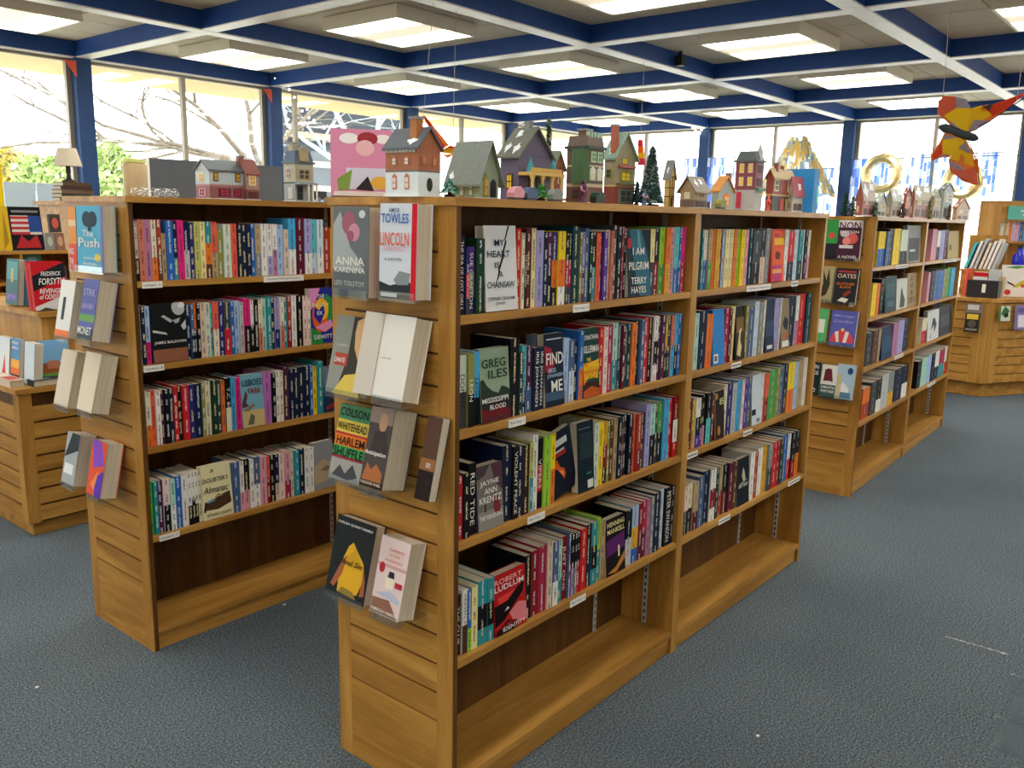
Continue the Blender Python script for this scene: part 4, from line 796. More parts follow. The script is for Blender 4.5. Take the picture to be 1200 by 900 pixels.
end_book((970, 405), (1000, 408), X3 - .06, .2, .03, 8, aMarr, 'violet paperback with red and white fan, right bookcase end', X3, E3, hold='violet fan paperback on the right bookcase end')
end_book((948, 463), (958, 464), X3 - .055, .19, .03, 8, aWhere, 'dark green paperback at bottom of right bookcase end', X3, E3, hold='dark green paperback on the right bookcase end')
end_book((959, 466), (978, 468), X3 - .055, .19, .025, 8, aSweat, 'white paperback with maroon jumper, bottom of right bookcase end', X3, E3, hold='jumper paperback on the right bookcase end')
end_book((977, 468), (997, 470), X3 - .06, .2, .03, 8, aBlue, 'pale blue paperback with round sticker, bottom of right bookcase end', X3, E3, hold='pale blue paperback on the right bookcase end')

# ------------------------------------------------------------------ paper labels on the shelf fronts
def shelf_label(case, px, py, wpx, txt, cb_):
    org, rz, cname, xoff = CASES[case]
    x0 = local_x(org, rz, px - wpx / 2, py, 0); x1 = local_x(org, rz, px + wpx / 2, py, 0)
    n = Vector((-math.sin(rz), math.cos(rz), 0)); r_ = ray(px, py); p0 = Vector((org[0], org[1], 0))
    z = min((CAMP + r_ * ((p0 - CAMP).dot(n) / r_.dot(n))).z, 9)
    zs = min(SZ, key=lambda q: abs(q - .01 - z)) - .012
    m = MB(); m.box(x0 - xoff, x1 - xoff, .0028, .0036, zs - .011, zs + .011); o = m.build('shelf_label', 'paper', cb_)
    if wpx > 15: text_mesh(txt, (x1 - x0) * .84, .009, (x0 + x1) / 2 - xoff, zs, .0022, pc('dgy')).build('lettering', 'print', o)
    else: m = MB(); m.box(x0 - xoff + .006, x1 - xoff - .006, .0022, .0027, zs - .003, zs + .003, pc('gry')); m.build('lettering_line', 'print', o)
for q in (('L', 179, 336, 24, 'Literature - A', bc1), ('L', 333, 330, 47, 'Literature: Anthologies by Author', bc1), ('L', 181, 432, 24, 'Literature - B', bc1), ('L', 199, 626, 24, 'Literature - C', bc1),
          ('A', 682, 364, 19, 'Myst Susp - C', bc2), ('A', 607, 496, 20, 'Myst Susp - I', bc2), ('A', 629, 620, 20, 'Myst Susp - L', bc2), ('A', 678, 710, 18, 'Myst Susp - L', bc2),
          ('B', 890, 338, 28, 'Mystery Suspense', bc2b), ('B', 932, 333, 8, 'Mystery', bc2b), ('B', 864, 425, 11, 'Mystery', bc2b), ('B', 877, 508, 10, 'Mystery', bc2b), ('B', 812, 537, 12, 'Mystery', bc2b), ('B', 850, 605, 13, 'Mystery', bc2b), ('B', 932, 555, 13, 'Mystery', bc2b),
          ('C', 1058, 312, 14, 'Fiction', bc3), ('D', 1115, 305, 14, 'Fiction', bc3b), ('C', 1054, 418, 10, 'Fiction', bc3), ('D', 1092, 450, 9, 'Fiction', bc3b)): shelf_label(*q)

# ------------------------------------------------------------------ stepped display table at the far left
t = thing('display_table', 'stepped oak display table with slatted sides at the left edge', 'display table', (1.585, 4.31, 0))
def slat_box(t, x0, x1, y0, y1, z0, z1, pitch=.0822, top=True, post=.06):
    mb = MB(); mb.box(x0 + .012, x1 - .012, y0 + .012, y1 - .012, z0, z1 - .025); mb.build('core', 'oak_dark', t)
    for a_, b_, c_, d_ in ((x0, x0 + post, y0, y0 + post), (x0, x0 + post, y1 - post, y1), (x1 - post, x1, y0, y0 + post)):
        mb = MB(); mb.box(a_, b_, c_, d_, z0, z1 - .025); mb.build('corner_post', 'oak_z', t)
    z = z0
    while z + pitch < z1 - .02:
        mb = MB(); mb.box(x0 + post, x1 - post, y0 + .003, y0 + .012, z + .008, z + pitch - .003); mb.build('slat', 'oak_x', t)
        mb = MB(); mb.box(x0 + .003, x0 + .012, y0 + post, y1 - post, z + .008, z + pitch - .003); mb.build('slat', 'oak_y', t)
        z += pitch
    mb = MB(); mb.box(x0 - .015, x1 + .015, y0 - .015, y1 + .015, z1 - .025, z1); mb.build('table_top', 'oak_x', t)
slat_box(t, 0, 1.3, 0, 1.3, .07, .735)
mb = MB(); mb.box(.03, 1.27, .03, 1.27, 0, .07); mb.build('plinth', 'oak_x', t)
TX, TY = 1.585, 4.31
mb = MB(); mb.box(.2, 1.1, .17, 1.1, .735, 1.045); mb.build('riser', 'oak_z', t)
mb = MB(); mb.box(.18, 1.12, .15, 1.12, 1.045, 1.07); mb.build('riser_top', 'oak_x', t)
def std_book(name, lab, p, rz, w_, h, th, art, group, rx=-6, spine_right=False, cat='book'):
    o = thing(name, lab, cat, p, 0, group)
    o.location.z += abs(th * math.sin(math.radians(rx))) + .0006
    o.rotation_euler = (Matrix.Rotation(rz, 3, 'Z') @ Matrix.Rotation(math.radians(rx), 3, 'X')).to_euler()
    face_book(o, w_, h, th, art, spine_right); return o
GT = 'books on the stepped display table'
MX = -math.pi / 2
def fx(px, py, z, X): p = at_x(px, py, X); return (X, p.y, z)
aTeal = A(bg='4a7478', spine='slt', polys=[('5ca0a0', R(.05, .55, .95, .95)), ('c8b078', R(.4, .5, .6, .8)), ('7c68b8', R(.1, .1, .9, .24))], text=[('LETTER', .5, .17, .7, .07, 'lav')])
aFors = A(bg='c02028', spine='red', polys=[('202228', [(0, .4), (0, .72), (1, 1), (1, .7)]), ('d0d0d0', [(0, 0), (0, .08), (.5, .2), (1, .3), (1, 0)]), ('404448', [(.1, 0), (.3, .06), (.6, 0)])], text=[('FREDERICK', .56, .76, .6, .09, 'wht', .25), ('FORSYTH', .56, .6, .78, .14, 'wht', .25), ('REVENGE', .5, .4, .66, .1, 'wht', .25), ('of ODESSA', .48, .28, .66, .1, 'wht', .25)])
aSun = A(bg='5c98c8', spine='blu', polys=[('f0b050', R(0, .15, 1, .5)), ('e87838', R(0, .12, 1, .3)), ('3c3848', R(0, 0, 1, .14))], text=[('HELEN', .5, .9, .7, .07, 'wht'), ('SIMON', .5, .78, .7, .07, 'wht')])
aWhB = A(bg='ccdcE4'.lower(), spine='pbl', polys=[], text=[])
aOrW = A(bg='dde6ea', spine='wht', polys=[('d8582c', [(.3, 0), (.6, .6), (.7, .0)])], text=[])
aLand = A(bg='7cb0d8', spine='crs', polys=[('6ca048', R(0, 0, 1, .22)), ('985838', R(0, .2, .9, .45)), ('b87858', R(.2, .3, .6, .5))], text=[])
std_book('book', 'teal and grey hardcover standing on the raised step, left edge', fx(14, 362, 1.07, 1.80), MX, .15, .235, .05, aTeal, GT)
std_book('book', 'pale-edged hardcover between teal and red books on the raised step', fx(34, 363, 1.07, 1.83), MX, .13, .232, .05, A(bg='3c5c74', spine='blu'), GT)
p = at_y(62, 362, 4.50); std_book('book', 'red and black thriller hardcover on the raised step', (p.x, 4.50, 1.07), 0, .16, .235, .035, aFors, GT)
p = at_y(60, 362, 4.56); std_book('book', 'second red hardcover hidden behind the red and black thriller', (p.x - .01, 4.565, 1.07), 0, .155, .238, .03, A(bg='b8202c', spine='red'), GT)
std_book('book', 'white paperback with orange streak at the left edge of the table', fx(3, 430, .735, 1.66), MX, .13, .2, .03, aOrW, GT)
std_book('book', 'sunset paperback standing on the lower table level', fx(16, 430, .735, 1.665), MX, .1, .205, .02, aSun, GT)
std_book('book', 'pale blue paperback with thick page edge on the lower table level', fx(32, 432, .735, 1.665), MX, .11, .2, .04, aWhB, GT)
p = at_y(63, 430, 4.39); std_book('book', 'landscape paperback with red spine on the lower table level', (p.x + .02, 4.40, .735), 0, .14, .2, .02, aLand, GT)
def flat_book(lab, x0, x1, y0, y1, z, th, col, edge, polys, group):
    o = thing('book', lab, 'book', ((x0 + x1) / 2, (y0 + y1) / 2, z), 0, group)
    hx, hy = (x1 - x0) / 2, (y1 - y0) / 2
    mb = MB(); mb.box(-hx, hx, -hy, hy, 0, .0016, col); mb.box(-hx, hx, -hy, hy, th - .0016, th, col); mb.box(-hx, -hx + .002, -hy, hy, .0016, th - .0016, col); mb.build('cover', 'print', o)
    mb = MB(); mb.box(-hx + .002, hx - .003, -hy + .003, hy - .003, .0016, th - .0016); mb.build('page_block', 'pages', o)
    if polys:
        mb = MB()
        for k, (c, pts) in enumerate(polys): mb.poly([((u - .5) * 2 * hx, (v - .5) * 2 * hy, th + .0003 + .0001 * k) for u, v in pts], c)
        mb.build('cover_art', 'print', o, kind='stuff')
flat_book('red and cream book lying flat at the table corner', 1.575, 1.64, 4.36, 4.62, .735, .035, 'd8c4b0', 'crm', [('c85c4c', R(.1, .1, .9, .5)), ('e0dcd0', R(.2, .6, .8, .8))], GT)
flat_book('dark book lying flat on the table beside the red one', 1.66, 1.80, 4.31, 4.385, .735, .03, '343c44', 'crm', [('8c98a0', R(.1, .2, .6, .6))], GT)

# ------------------------------------------------------------------ oak display rack behind the table
YR = 6.1
a_ = at_y(-25, 295, YR); b_ = at_y(103, 295, YR); zt = at_y(40, 238, YR).z; zs1 = at_y(40, 294, YR).z; zs2 = at_y(40, 330, YR).z
t = thing('display_rack', 'oak display rack with open shelves behind the stepped table', 'display rack', (a_.x, YR, 0)); wR = b_.x - a_.x
mb = MB(); mb.box(0, wR, .34, .36, 0, 1.3); mb.build('back_board', 'oak_z', t)
for x in (0, wR * .35, wR - .02): mb = MB(); mb.box(x, x + .02, 0, .34, 0, zs1 - .02 if x < wR - .03 else zs1 - .02); mb.build('side_panel', 'oak_z', t)
for z in (zs1, zs2, zs2 - .35): mb = MB(); mb.box(-.01, wR + .01, -.01, .34, z - .02, z); mb.build('shelf', 'oak_x', t)
GR = 'books on the oak display rack'
def rk(px0, px1, z, yoff, h, th, art, lab):
    p = at_y(px0, 280, YR + yoff); q = at_y(px1, 280, YR + yoff)
    std_book('book', lab, ((p.x + q.x) / 2, YR + yoff, z), 0, q.x - p.x, h, th, art, GR, rx=-8)
h1 = at_y(40, 243, YR).z - zs1
rk(15, 52, zs1, .02, h1, .03, A(bg='1c1c20', polys=[('d8d0cc', R(.03, .36, .97, .8)), ('b8343c', R(.03, .36, .6, .42)), ('b8343c', R(.03, .48, .6, .54)), ('b8343c', R(.03, .6, .6, .66)), ('b8343c', R(.03, .72, .6, .78)), ('2c4c90', R(.58, .42, .97, .8)), ('84888c', R(.08, .87, .92, .92)), ('b02c30', [(.1, .05), (.3, .35), (.5, .2), (.8, .36), (.9, .05)])], text=[]), 'large book with stars and stripes flag cover on the rack top')
rk(0, 14, zs1, .02, h1, .03, A(bg='d8b428', polys=[('a88420', [(.3, 0), (.6, .9), (.8, .2)])]), 'yellow book beside the flag cover book on the rack top')
rk(54, 64, zs1, .05, .11, .03, A(bg='8c8c88', polys=[('b8c0b8', blob(.5, .5, .3, .3))]), 'small grey picture book on the rack, right of the flag book')
rk(66, 76, zs1, .05, .11, .03, A(bg='8c6858', polys=[('c89c80', blob(.5, .5, .3, .3))]), 'small brown picture book at the right end of the rack')
rk(60, 73, zs1 + .115, .06, .12, .03, A(bg='4c4440', polys=[('c85c50', blob(.5, .5, .3, .3))]), 'dark book with red circle propped above the small picture books')
rk(28, 48, zs2, .06, .19, .04, A(bg='5c7c78', polys=[('2c4440', R(.1, .1, .9, .6)), ('88a8a0', R(.2, .5, .7, .8))]), 'teal hardcover on the rack\'s middle shelf')
rk(20, 33, zs2 - .06, -.09, .14, .02, A(bg='3c3c3c', polys=[('b89078', blob(.5, .2, .25, .2))]), 'dark biography with face on the rack\'s front ledge')
rk(34, 54, zs2 - .06, -.09, .15, .02, A(bg='d8cc70', polys=[('504038', blob(.7, .12, .2, .2))], text=[('PEACE', .5, .7, .7, .16, 'mus')]), 'pale yellow biography on the rack\'s front ledge')
rk(55, 76, zs2 - .06, -.09, .16, .02, A(bg='4c4844', polys=[('c8a488', blob(.4, .3, .2, .26))]), 'dark biography with pale portrait on the rack\'s front ledge')
mb = MB(); mb.box(.0, wR, -.12, -.03, zs2 - .08, zs2 - .06); mb.build('front_ledge', 'oak_x', t)

# lamp on a pile of old books, on a low oak cabinet by the window
YLp = 6.75
a_ = at_y(60, 236, YLp); b_ = at_y(420, 236, YLp); zc = at_y(88, 224, YLp).z
t = thing('window_cabinet', 'long oak cabinet along the left windows, mostly hidden behind bookcases', 'cabinet', (a_.x, YLp - .25, 0)); wC = b_.x - a_.x
zc2 = at_y(84, 236, YLp).z
mb = MB(); mb.box(0, wC, 0, .5, .08, zc2 - .03); mb.build('body', 'oak_x', t)
mb = MB(); mb.box(-.02, wC + .02, -.02, .52, zc2 - .03, zc2); mb.build('cabinet_top', 'oak_x', t)
mb = MB(); mb.box(.04, wC - .04, .04, .46, 0, .08); mb.build('plinth', 'oak_x', t)
pz = zc2; lx = at_y(84, 210, YLp).x
for k, (c, w_) in enumerate((('5c4c3c', .24), ('3c4438', .23), ('6c5c4c', .24), ('4c3c38', .22), ('584838', .2))):
    o = thing('old_book', '%s old book in the pile under the small lamp' % ['lowest', 'second lowest', 'middle', 'second highest', 'topmost'][k], 'book', (lx, YLp, pz), .06 * (k % 3 - 1), 'old books under the lamp')
    mb = MB(); mb.box(-w_ / 2, w_ / 2, -.08, .08, 0, .003, rgb(c)); mb.box(-w_ / 2, w_ / 2, -.08, .08, .024, .027, rgb(c)); mb.box(-w_ / 2, w_ / 2, -.08, -.077, .003, .024, rgb(c)); mb.build('cover', 'print', o)
    mb = MB(); mb.box(-w_ / 2 + .004, w_ / 2 - .004, -.077, .076, .003, .024); mb.build('page_block', 'pages_side', o); pz += .0275
t = thing('table_lamp', 'small table lamp with cream shade on a pile of old books', 'lamp', (lx - .02, YLp, pz))
zl0 = at_y(83, 195, YLp).z - pz; zl1 = at_y(83, 174, YLp).z - pz
mb = MB(); mb.lathe([(.05, 0), (.05, .012), (.018, .025), (.014, zl0 * .5), (.018, zl0 * .7), (.01, zl0 + .05)], 'dbr', 12); mb.build('base', 'paint', t)
mb = MB(); mb.lathe([(.098, zl0), (.064, zl1)], 'crm', 20, cap=False); mb.lathe([(.096, zl0), (.060, zl1)], 'crm', 20, cap=False); mb.build('lamp_shade', 'lamp_linen', t)
def on_cab(px, Y): return at_y(px, 215, Y).x
# dark grey board, jar and glass bowl
x0, x1 = on_cab(176, YLp + .05), on_cab(331, YLp + .05); zb_ = at_y(250, 190, YLp + .05).z
t = thing('notice_board', 'dark grey board standing on the window cabinet behind the left bookcase', 'board', (x0, YLp + .05, zc2))
mb = MB(); mb.box(0, x1 - x0, 0, .025, 0, zb_ - zc2); mb.build('panel', 'grey_board', t)
mb = MB(); mb.box(-.012, 0, -.004, .03, 0, zb_ - zc2); mb.build('edge_strip', 'paper', t)
x0 = on_cab(159, YLp - .1); zj = at_y(159, 186, YLp - .1).z
t = thing('storage_jar', 'tall tan glass jar beside the dark grey board', 'jar', (x0, YLp - .1, zc2))
mb = MB(); mb.lathe([(.085, 0), (.088, .02), (.088, (zj - zc2) * .86), (.075, (zj - zc2) * .9)], 'tan', 16); mb.build('body', 'ceramic', t)
mb = MB(); mb.lathe([(.08, (zj - zc2) * .9), (.082, (zj - zc2) * .98), (.03, zj - zc2)], 'ygn', 16); mb.build('lid', 'ceramic', t)
zg = CH
for k, (px, r_) in enumerate(((163, .03), (176, .035), (190, .03), (201, .026))):
    p = at_y(px, 222, 3.05)
    o = MB(); o.lathe([(r_ * .6, 0), (r_, .012), (r_ * .9, .03), (r_ * .3, .036)], 'lgy', 12)
    tag(o.build('glass_dish', 'acrylic', None, (p.x, 3.05, CH + .0005)), '%s of four clear glass dishes on the left bookcase top' % ['leftmost', 'second from left', 'third from left', 'rightmost'][k], 'dish', 'clear glass dishes')
# pale blue boards in front of the left window
for k, (p0, p1, lab) in enumerate(((5, 42, 'pale blue board at the left window, nearer the left edge'), (44, 100, 'pale blue board at the left window, beside the blue post'))):
    a_ = at_y(p0, 225, 9.3); b_ = at_y(p1, 225, 9.3); z = at_y(30, 214, 9.3).z
    t = thing('display_board', lab, 'board', (a_.x, 9.3, 0), 0, 'pale boards at the left window')
    mb = MB(); mb.box(0, b_.x - a_.x, 0, .03, .3, z); mb.build('panel', 'pale_board', t)
    for x in (.05, b_.x - a_.x - .09): mb = MB(); mb.box(x, x + .04, -.1, .13, 0, .3); mb.build('foot', 'black_plastic', t)
p = at_y(3, 240, 8.6)
t = thing('fabric_banner', 'bright yellow cloth banner hanging at the left edge', 'banner', (p.x - .06, 8.6, at_y(3, 290, 8.6).z))
mb = MB(); hb = at_y(3, 185, 8.6).z - at_y(3, 290, 8.6).z
for k in range(6): mb.box(-.1 + k * .03, -.07 + k * .03, .01 * (k % 2), .01 * (k % 2) + .006, 0, hb - .01 * k, 'e8d024' if False else rgb('ecd41c'))
mb.build('cloth', 'matte', t)
mb = MB(); mb.tube([(-.04, .0, -at_y(3, 290, 8.6).z), (-.04, .0, hb + .05)], .012, 'wht'); mb.build('pole', 'paint', t)

# ------------------------------------------------------------------ counter at the right back
OUT = [(8.96, 2.9), (8.90, 1.70), (9.34, 1.42), (10.9, .44), (11.5, 1.4), (9.9, 2.9)]
HCn = .92
t = thing('service_counter', 'angled oak counter with slatted front at the right edge', 'counter', (0, 0, 0))
def inset(pts, d):
    n = len(pts); o = []
    cxm = sum(p[0] for p in pts) / n; cym = sum(p[1] for p in pts) / n
    for p in pts:
        v = Vector((cxm - p[0], cym - p[1])).normalized(); o.append((p[0] + v.x * d, p[1] + v.y * d))
    return o
mb = MB(); mb.prism(inset(OUT, .09)[::-1], 0, .13, axis='z'); mb.build('plinth', 'oak_x', t)
mb = MB(); mb.prism(inset(OUT, .02)[::-1], .13, HCn - .03, axis='z'); mb.build('body', 'oak_dark', t)
mb = MB(); mb.prism(inset(OUT, -.02)[::-1], HCn - .03, HCn, axis='z'); mb.build('counter_top', 'oak_x', t)
def slab(name, p, q, s0, s1, z0, z1, th, mat, par):
    p = Vector((*p, 0)); q = Vector((*q, 0)); d = (q - p).normalized(); nrm = Vector((d.y, -d.x, 0))
    if nrm.dot(p) > 0: nrm = -nrm
    L = (q - p).length; a_ = p + d * s0; b_ = p + d * (L - s1); m = MB()
    v = [a_, b_, b_ - nrm * th, a_ - nrm * th]
    m.prism([(w_.x, w_.y) for w_ in v], z0, z1, axis='z'); return m.build(name, mat, par)
for p, q in ((OUT[0], OUT[1]), (OUT[1], OUT[3])):
    z = .135
    while z < HCn - .07:
        slab('slat', p, q, .0 if p == OUT[0] else .13, .13 if p == OUT[0] else 0, z + .005, z + .081, .03, 'oak_y', t); z += .083
    if p == OUT[0]: slab('corner_post', p, q, (Vector(q) - Vector(p)).length - .13, 0, .135, HCn - .03, .034, 'oak_z', t)
    else: slab('corner_post', p, q, 0, (Vector(q) - Vector(p)).length - .13, .135, HCn - .03, .034, 'oak_z', t)
# shelf tower with teal sign on the counter
GC = 'things on the counter'
p = at_x(1172, 250, 9.75); z1 = at_x(1172, 235, 9.75).z
t = thing('shelf_tower', 'oak shelf tower with teal sign on the counter at right edge', 'shelf', (9.75, p.y, HCn), math.radians(-32)); hT = z1 - HCn
mb = MB(); mb.box(0, .02, 0, .25, 0, hT); mb.build('side_panel', 'oak_z', t)
mb = MB(); mb.box(.88, .9, 0, .25, 0, hT); mb.build('side_panel', 'oak_z', t)
mb = MB(); mb.box(.02, .88, .23, .25, 0, hT); mb.build('back_panel', 'oak_z', t)
mb = MB(); mb.box(.02, .88, 0, .02, hT - .2, hT); mb.build('header', 'oak_x', t)
zsh = [at_x(1185, 283, 9.75).z - HCn, .02]
for z in zsh + [hT]: mb = MB(); mb.box(0, .9, -.01, .25, z - .02, z); mb.build('shelf', 'oak_x', t)
mb = MB(); mb.box(.09, .7, -.012, -.001, hT - .18, hT - .05); sg = mb.build('sign', simple('teal_sign', '4ca898', .5), t)
for zz_, w_ in ((hT - .095, .3), (hT - .135, .24)): mb = MB(); mb.box(.4 - w_ / 2, .4 + w_ / 2, -.0135, -.012, zz_ - .008, zz_ + .008, pc('pgn')); mb.build('lettering_line', 'print', sg)
rr = random.Random(4)
tw = Matrix.Rotation(math.radians(-32), 3, 'Z')
x = .04
for k, c in enumerate(['lgy', 'crm', 'tan', 'bge', 'org', 'lbl', 'pnk', 'lav', 'slt', 'sky', 'gry', 'wht', 'sal', 'nvy']):
    w_ = rr.uniform(.025, .045); lp = tw @ Vector((x, .03, 0))
    spine_book((9.75 + lp.x, p.y + lp.y), math.radians(-32), 0, w_, HCn + zsh[0] + .0005, rr.uniform(.19, .22), .14, 0, [c], '%s book, %s from left on the counter shelf tower' % (PAL[c][1], ordn(k)), 'books on the counter tower', rr); x += w_ + .001
def on_counter(px, py, X): q = at_x(px, py, X); return Vector((X, q.y, HCn))
def cbox(name, lab, cat, px0, px1, yt, X, dep, col, extra=(), rz=0.0):
    q0 = on_counter(px0, 330, X); q1 = on_counter(px1, 330, X); w_ = q0.y - q1.y; z = at_x((px0 + px1) / 2, yt, X).z - HCn
    t = thing(name, lab, cat, (X, (q0.y + q1.y) / 2, HCn + .0005), MX + rz, GC)
    m = MB(); m.box(-w_ / 2, w_ / 2, 0, dep, 0, z, pc(col)); m.build('body', 'paint', t)
    m = MB()
    for c, pts in extra:
        m = MB(); m.poly([((u - .5) * w_, -.001, v * z) for u, v in pts], pc(c)); m.build('print', 'print', t)
    return t, w_, z
t, w_, z = cbox('card_reader_tray', 'low black tray with white emblem on the counter', 'tray', 1134, 1171, 329, 9.05, .12, 'blk', [('wht', R(.48, .3, .6, .8))])
cbox('tea_box', 'red and white carton on the counter behind the black tray', 'box', 1140, 1157, 319, 9.2, .1, 'wht', [('red', R(0, 0, 1, .45)), ('red', R(0, .82, 1, 1))])
t, w_, z = cbox('paper_bag', 'clear bag of grey goods on the counter', 'bag', 1158, 1170, 316, 9.2, .08, 'lgy', [('gry', R(.1, .3, .9, .6))])
cbox('pink_folder', 'salmon red folder upright behind the right bookcase end', 'folder', 1129, 1133, 315, 9.2, .2, 'cor')
cbox('brown_box', 'small brown carton on the counter beside the print', 'box', 1170, 1176, 325, 9.2, .1, 'tan')
# leaning magazines in a rack
t = thing('magazine_rack', 'oak rack of leaning magazines on the counter', 'rack', (9.45, on_counter(1146, 330, 9.45).y, HCn), MX, GC)
zr = at_x(1150, 316, 9.45).z - HCn
mb = MB(); mb.box(-.16, .16, 0, .25, 0, zr - .02); mb.build('base', 'oak_x', t)
mb = MB(); mb.box(-.17, .17, -.01, .26, zr - .02, zr); mb.build('shelf', 'oak_x', t)
mb = MB(); mb.box(-.17, .17, .24, .26, zr, zr + .33); mb.build('back_board', 'oak_z', t)
for k, (px, c) in enumerate(((1130, 'aqu'), (1136, 'wht'), (1141, 'lgy'), (1147, 'crm'), (1152, 'wht'), (1157, 'wht'), (1162, 'lgy'))):
    q = on_counter(px, 320, 9.47)
    o = thing('magazine', '%s magazine, %s from left in the counter rack' % (PAL[c][1], ordn(k)), 'magazine', (9.48, q.y, HCn + zr + .004), 0, 'magazines in the counter rack')
    o.rotation_euler = (Matrix.Rotation(MX, 3, 'Z') @ Matrix.Rotation(math.radians(16), 3, 'Y')).to_euler()
    mb = MB(); mb.box(-.012, .012, 0, .18, 0, .26 + .02 * (k % 3), pc(c)); mb.build('pages', 'print', o)
    mb = MB(); mb.box(-.0135, -.012, 0, .182, 0, .262 + .02 * (k % 3), pc(['nvy', 'slt', 'dgy', 'red', 'blk', 'sal', 'tan'][k])); mb.build('cover', 'print', o)
# blue bottle, yellow tub, red star box, print
q = on_counter(1192, 310, 9.55); z = at_x(1192, 290, 9.55).z - HCn; zb_ = at_x(1192, 313, 9.55).z - HCn
cbox('display_carton', 'pale cartons stacked on the counter under the tower shelf', 'box', 1172, 1199, 314, 9.55, .15, 'lgy', [('gry', R(.1, .2, .5, .5)), ('slt', R(.6, .1, .9, .5))])
t = thing('blue_bottle', 'cobalt blue glass bottle on the cartons at the right edge', 'bottle', (9.62, q.y, at_x(1192, 314, 9.55).z + .001), 0, GC)
hb = z - zb_
mb = MB(); mb.lathe([(.05, 0), (.062, .02), (.062, hb * .6), (.03, hb * .78), (.022, hb)], 'ind', 14); mb.build('body', simple('cobalt', '1c2cc0', .15), t)
mb = MB(); mb.lathe([(.026, hb), (.026, hb + .03)], 'blk', 12); mb.build('cap', 'paint', t)
p = on_counter(1190, 345, 9.42)
o = std_book('cookbook', 'white cookbook with painted vegetables standing on the counter edge', (9.42, p.y, HCn), math.radians(-50), .26, .3, .02, A(bg='e6e2dc', spine='wht', polys=[('5c9448', [(.1, .92), (.5, .98), (.9, .95), (.5, .88)]), ('c83c34', blob(.2, .14, .12, .09)), ('c8c038', [(.35, .3), (.6, .45), (.8, .55), (.9, .5), (.6, .3)]), ('5c3c30', [(.15, .5), (.4, .4), (.5, .3), (.2, .42)]), ('c85048', blob(.75, .35, .08, .06))]), GC)
# books hung on the counter front
pX = 8.90
def front_book(px0, px1, yb, yt, art, lab, X, rz):
    if rz != MX:      # hang it on the slanted face
        nv = Vector((-.537, -.843)); X = 8.6
        while (Vector((X, at_x((px0 + px1) / 2, yb, X).y)) - Vector(OUT[1])).dot(nv) > .062: X += .004
    a_ = at_x(px0, yb, X); b_ = at_x(px1, yb, X); zt_ = at_x((px0 + px1) / 2, yt, X).z
    o = std_book('book', lab, (X, (a_.y + b_.y) / 2, a_.z), rz, a_.y - b_.y, zt_ - a_.z, .025, art, 'books hung on the counter front', rx=-4)
front_book(1129, 1146, 389, 367, A(bg='2c2c2c', spine='wht', polys=[('e0c040', R(.1, .68, .9, .95)), ('5c5448', blob(.5, .45, .3, .2)), ('8c8478', R(.1, .1, .9, .2))]), 'black and yellow paperback hung on the counter front', 8.80, MX)
front_book(1131, 1150, 370, 356, A(bg='7c706c', spine='gry', polys=[('c8c4c0', R(.1, .5, .8, .9))]), 'grey picture book behind the black and yellow paperback on counter front', 8.835, MX)
front_book(1170, 1186, 376, 359, A(bg='c8d0c0', spine='grn', polys=[('3c6c3c', [(0, .5), (.4, 1), (.9, .7), (.5, .2)]), ('202820', blob(.6, .4, .2, .15))]), 'leafy green booklet hung on the counter front', 9.08, math.radians(-32.5))
front_book(1188, 1204, 386, 358, A(bg='8c7cb0', spine='lav', polys=[('e0dce8', R(.15, .1, .9, .6)), ('6c5c98', R(.1, .7, .9, .9))]), 'purple booklet hung on the counter front at right edge', 9.12, math.radians(-32.5))

# ------------------------------------------------------------------ bookcase just right of the frame, with the acrylic holder that shows
t = thing('bookcase', 'oak bookcase end just beyond the right edge, bearing a clear acrylic holder', 'bookcase', (1.36, -.36, 0), 0, 'oak bookcases in rows')
slat_end(t, 0, .456)
mb = MB(); mb.box(TP, 1.19, .0, .456, 0, .08); mb.build('base_shelf', 'oak_x', t)
mb = MB(); mb.box(TP, 1.19, .22, .235, .08, CH - .02); mb.build('back_panel', 'oak_dark', t)
mb = MB(); mb.box(0, 1.19, 0, .456, CH - .02, CH); mb.build('top_board', 'oak_x', t)
mb = MB(); mb.box(1.17, 1.19, 0, .456, .08, CH - .02); mb.build('side_panel', 'oak_z', t)
for z in SZ: mb = MB(); mb.box(TP, 1.17, .235, .452, z - .02, z); mb.build('shelf', 'oak_x', t)
t = thing('book_holder', 'empty clear acrylic holder at the lower right corner', 'book holder', (1.36, .085, .86), MX, 'clear acrylic book holders')
mb = MB(); mb.box(-.09, .09, -.004, 0, 0, .075); mb.build('back_plate', 'acrylic', t)
mb = MB(); mb.box(-.09, .09, -.09, -.004, 0, .004); mb.build('ledge', 'acrylic', t)
mb = MB(); mb.box(-.09, .09, -.094, -.09, 0, .05); mb.build('lip', 'acrylic', t)
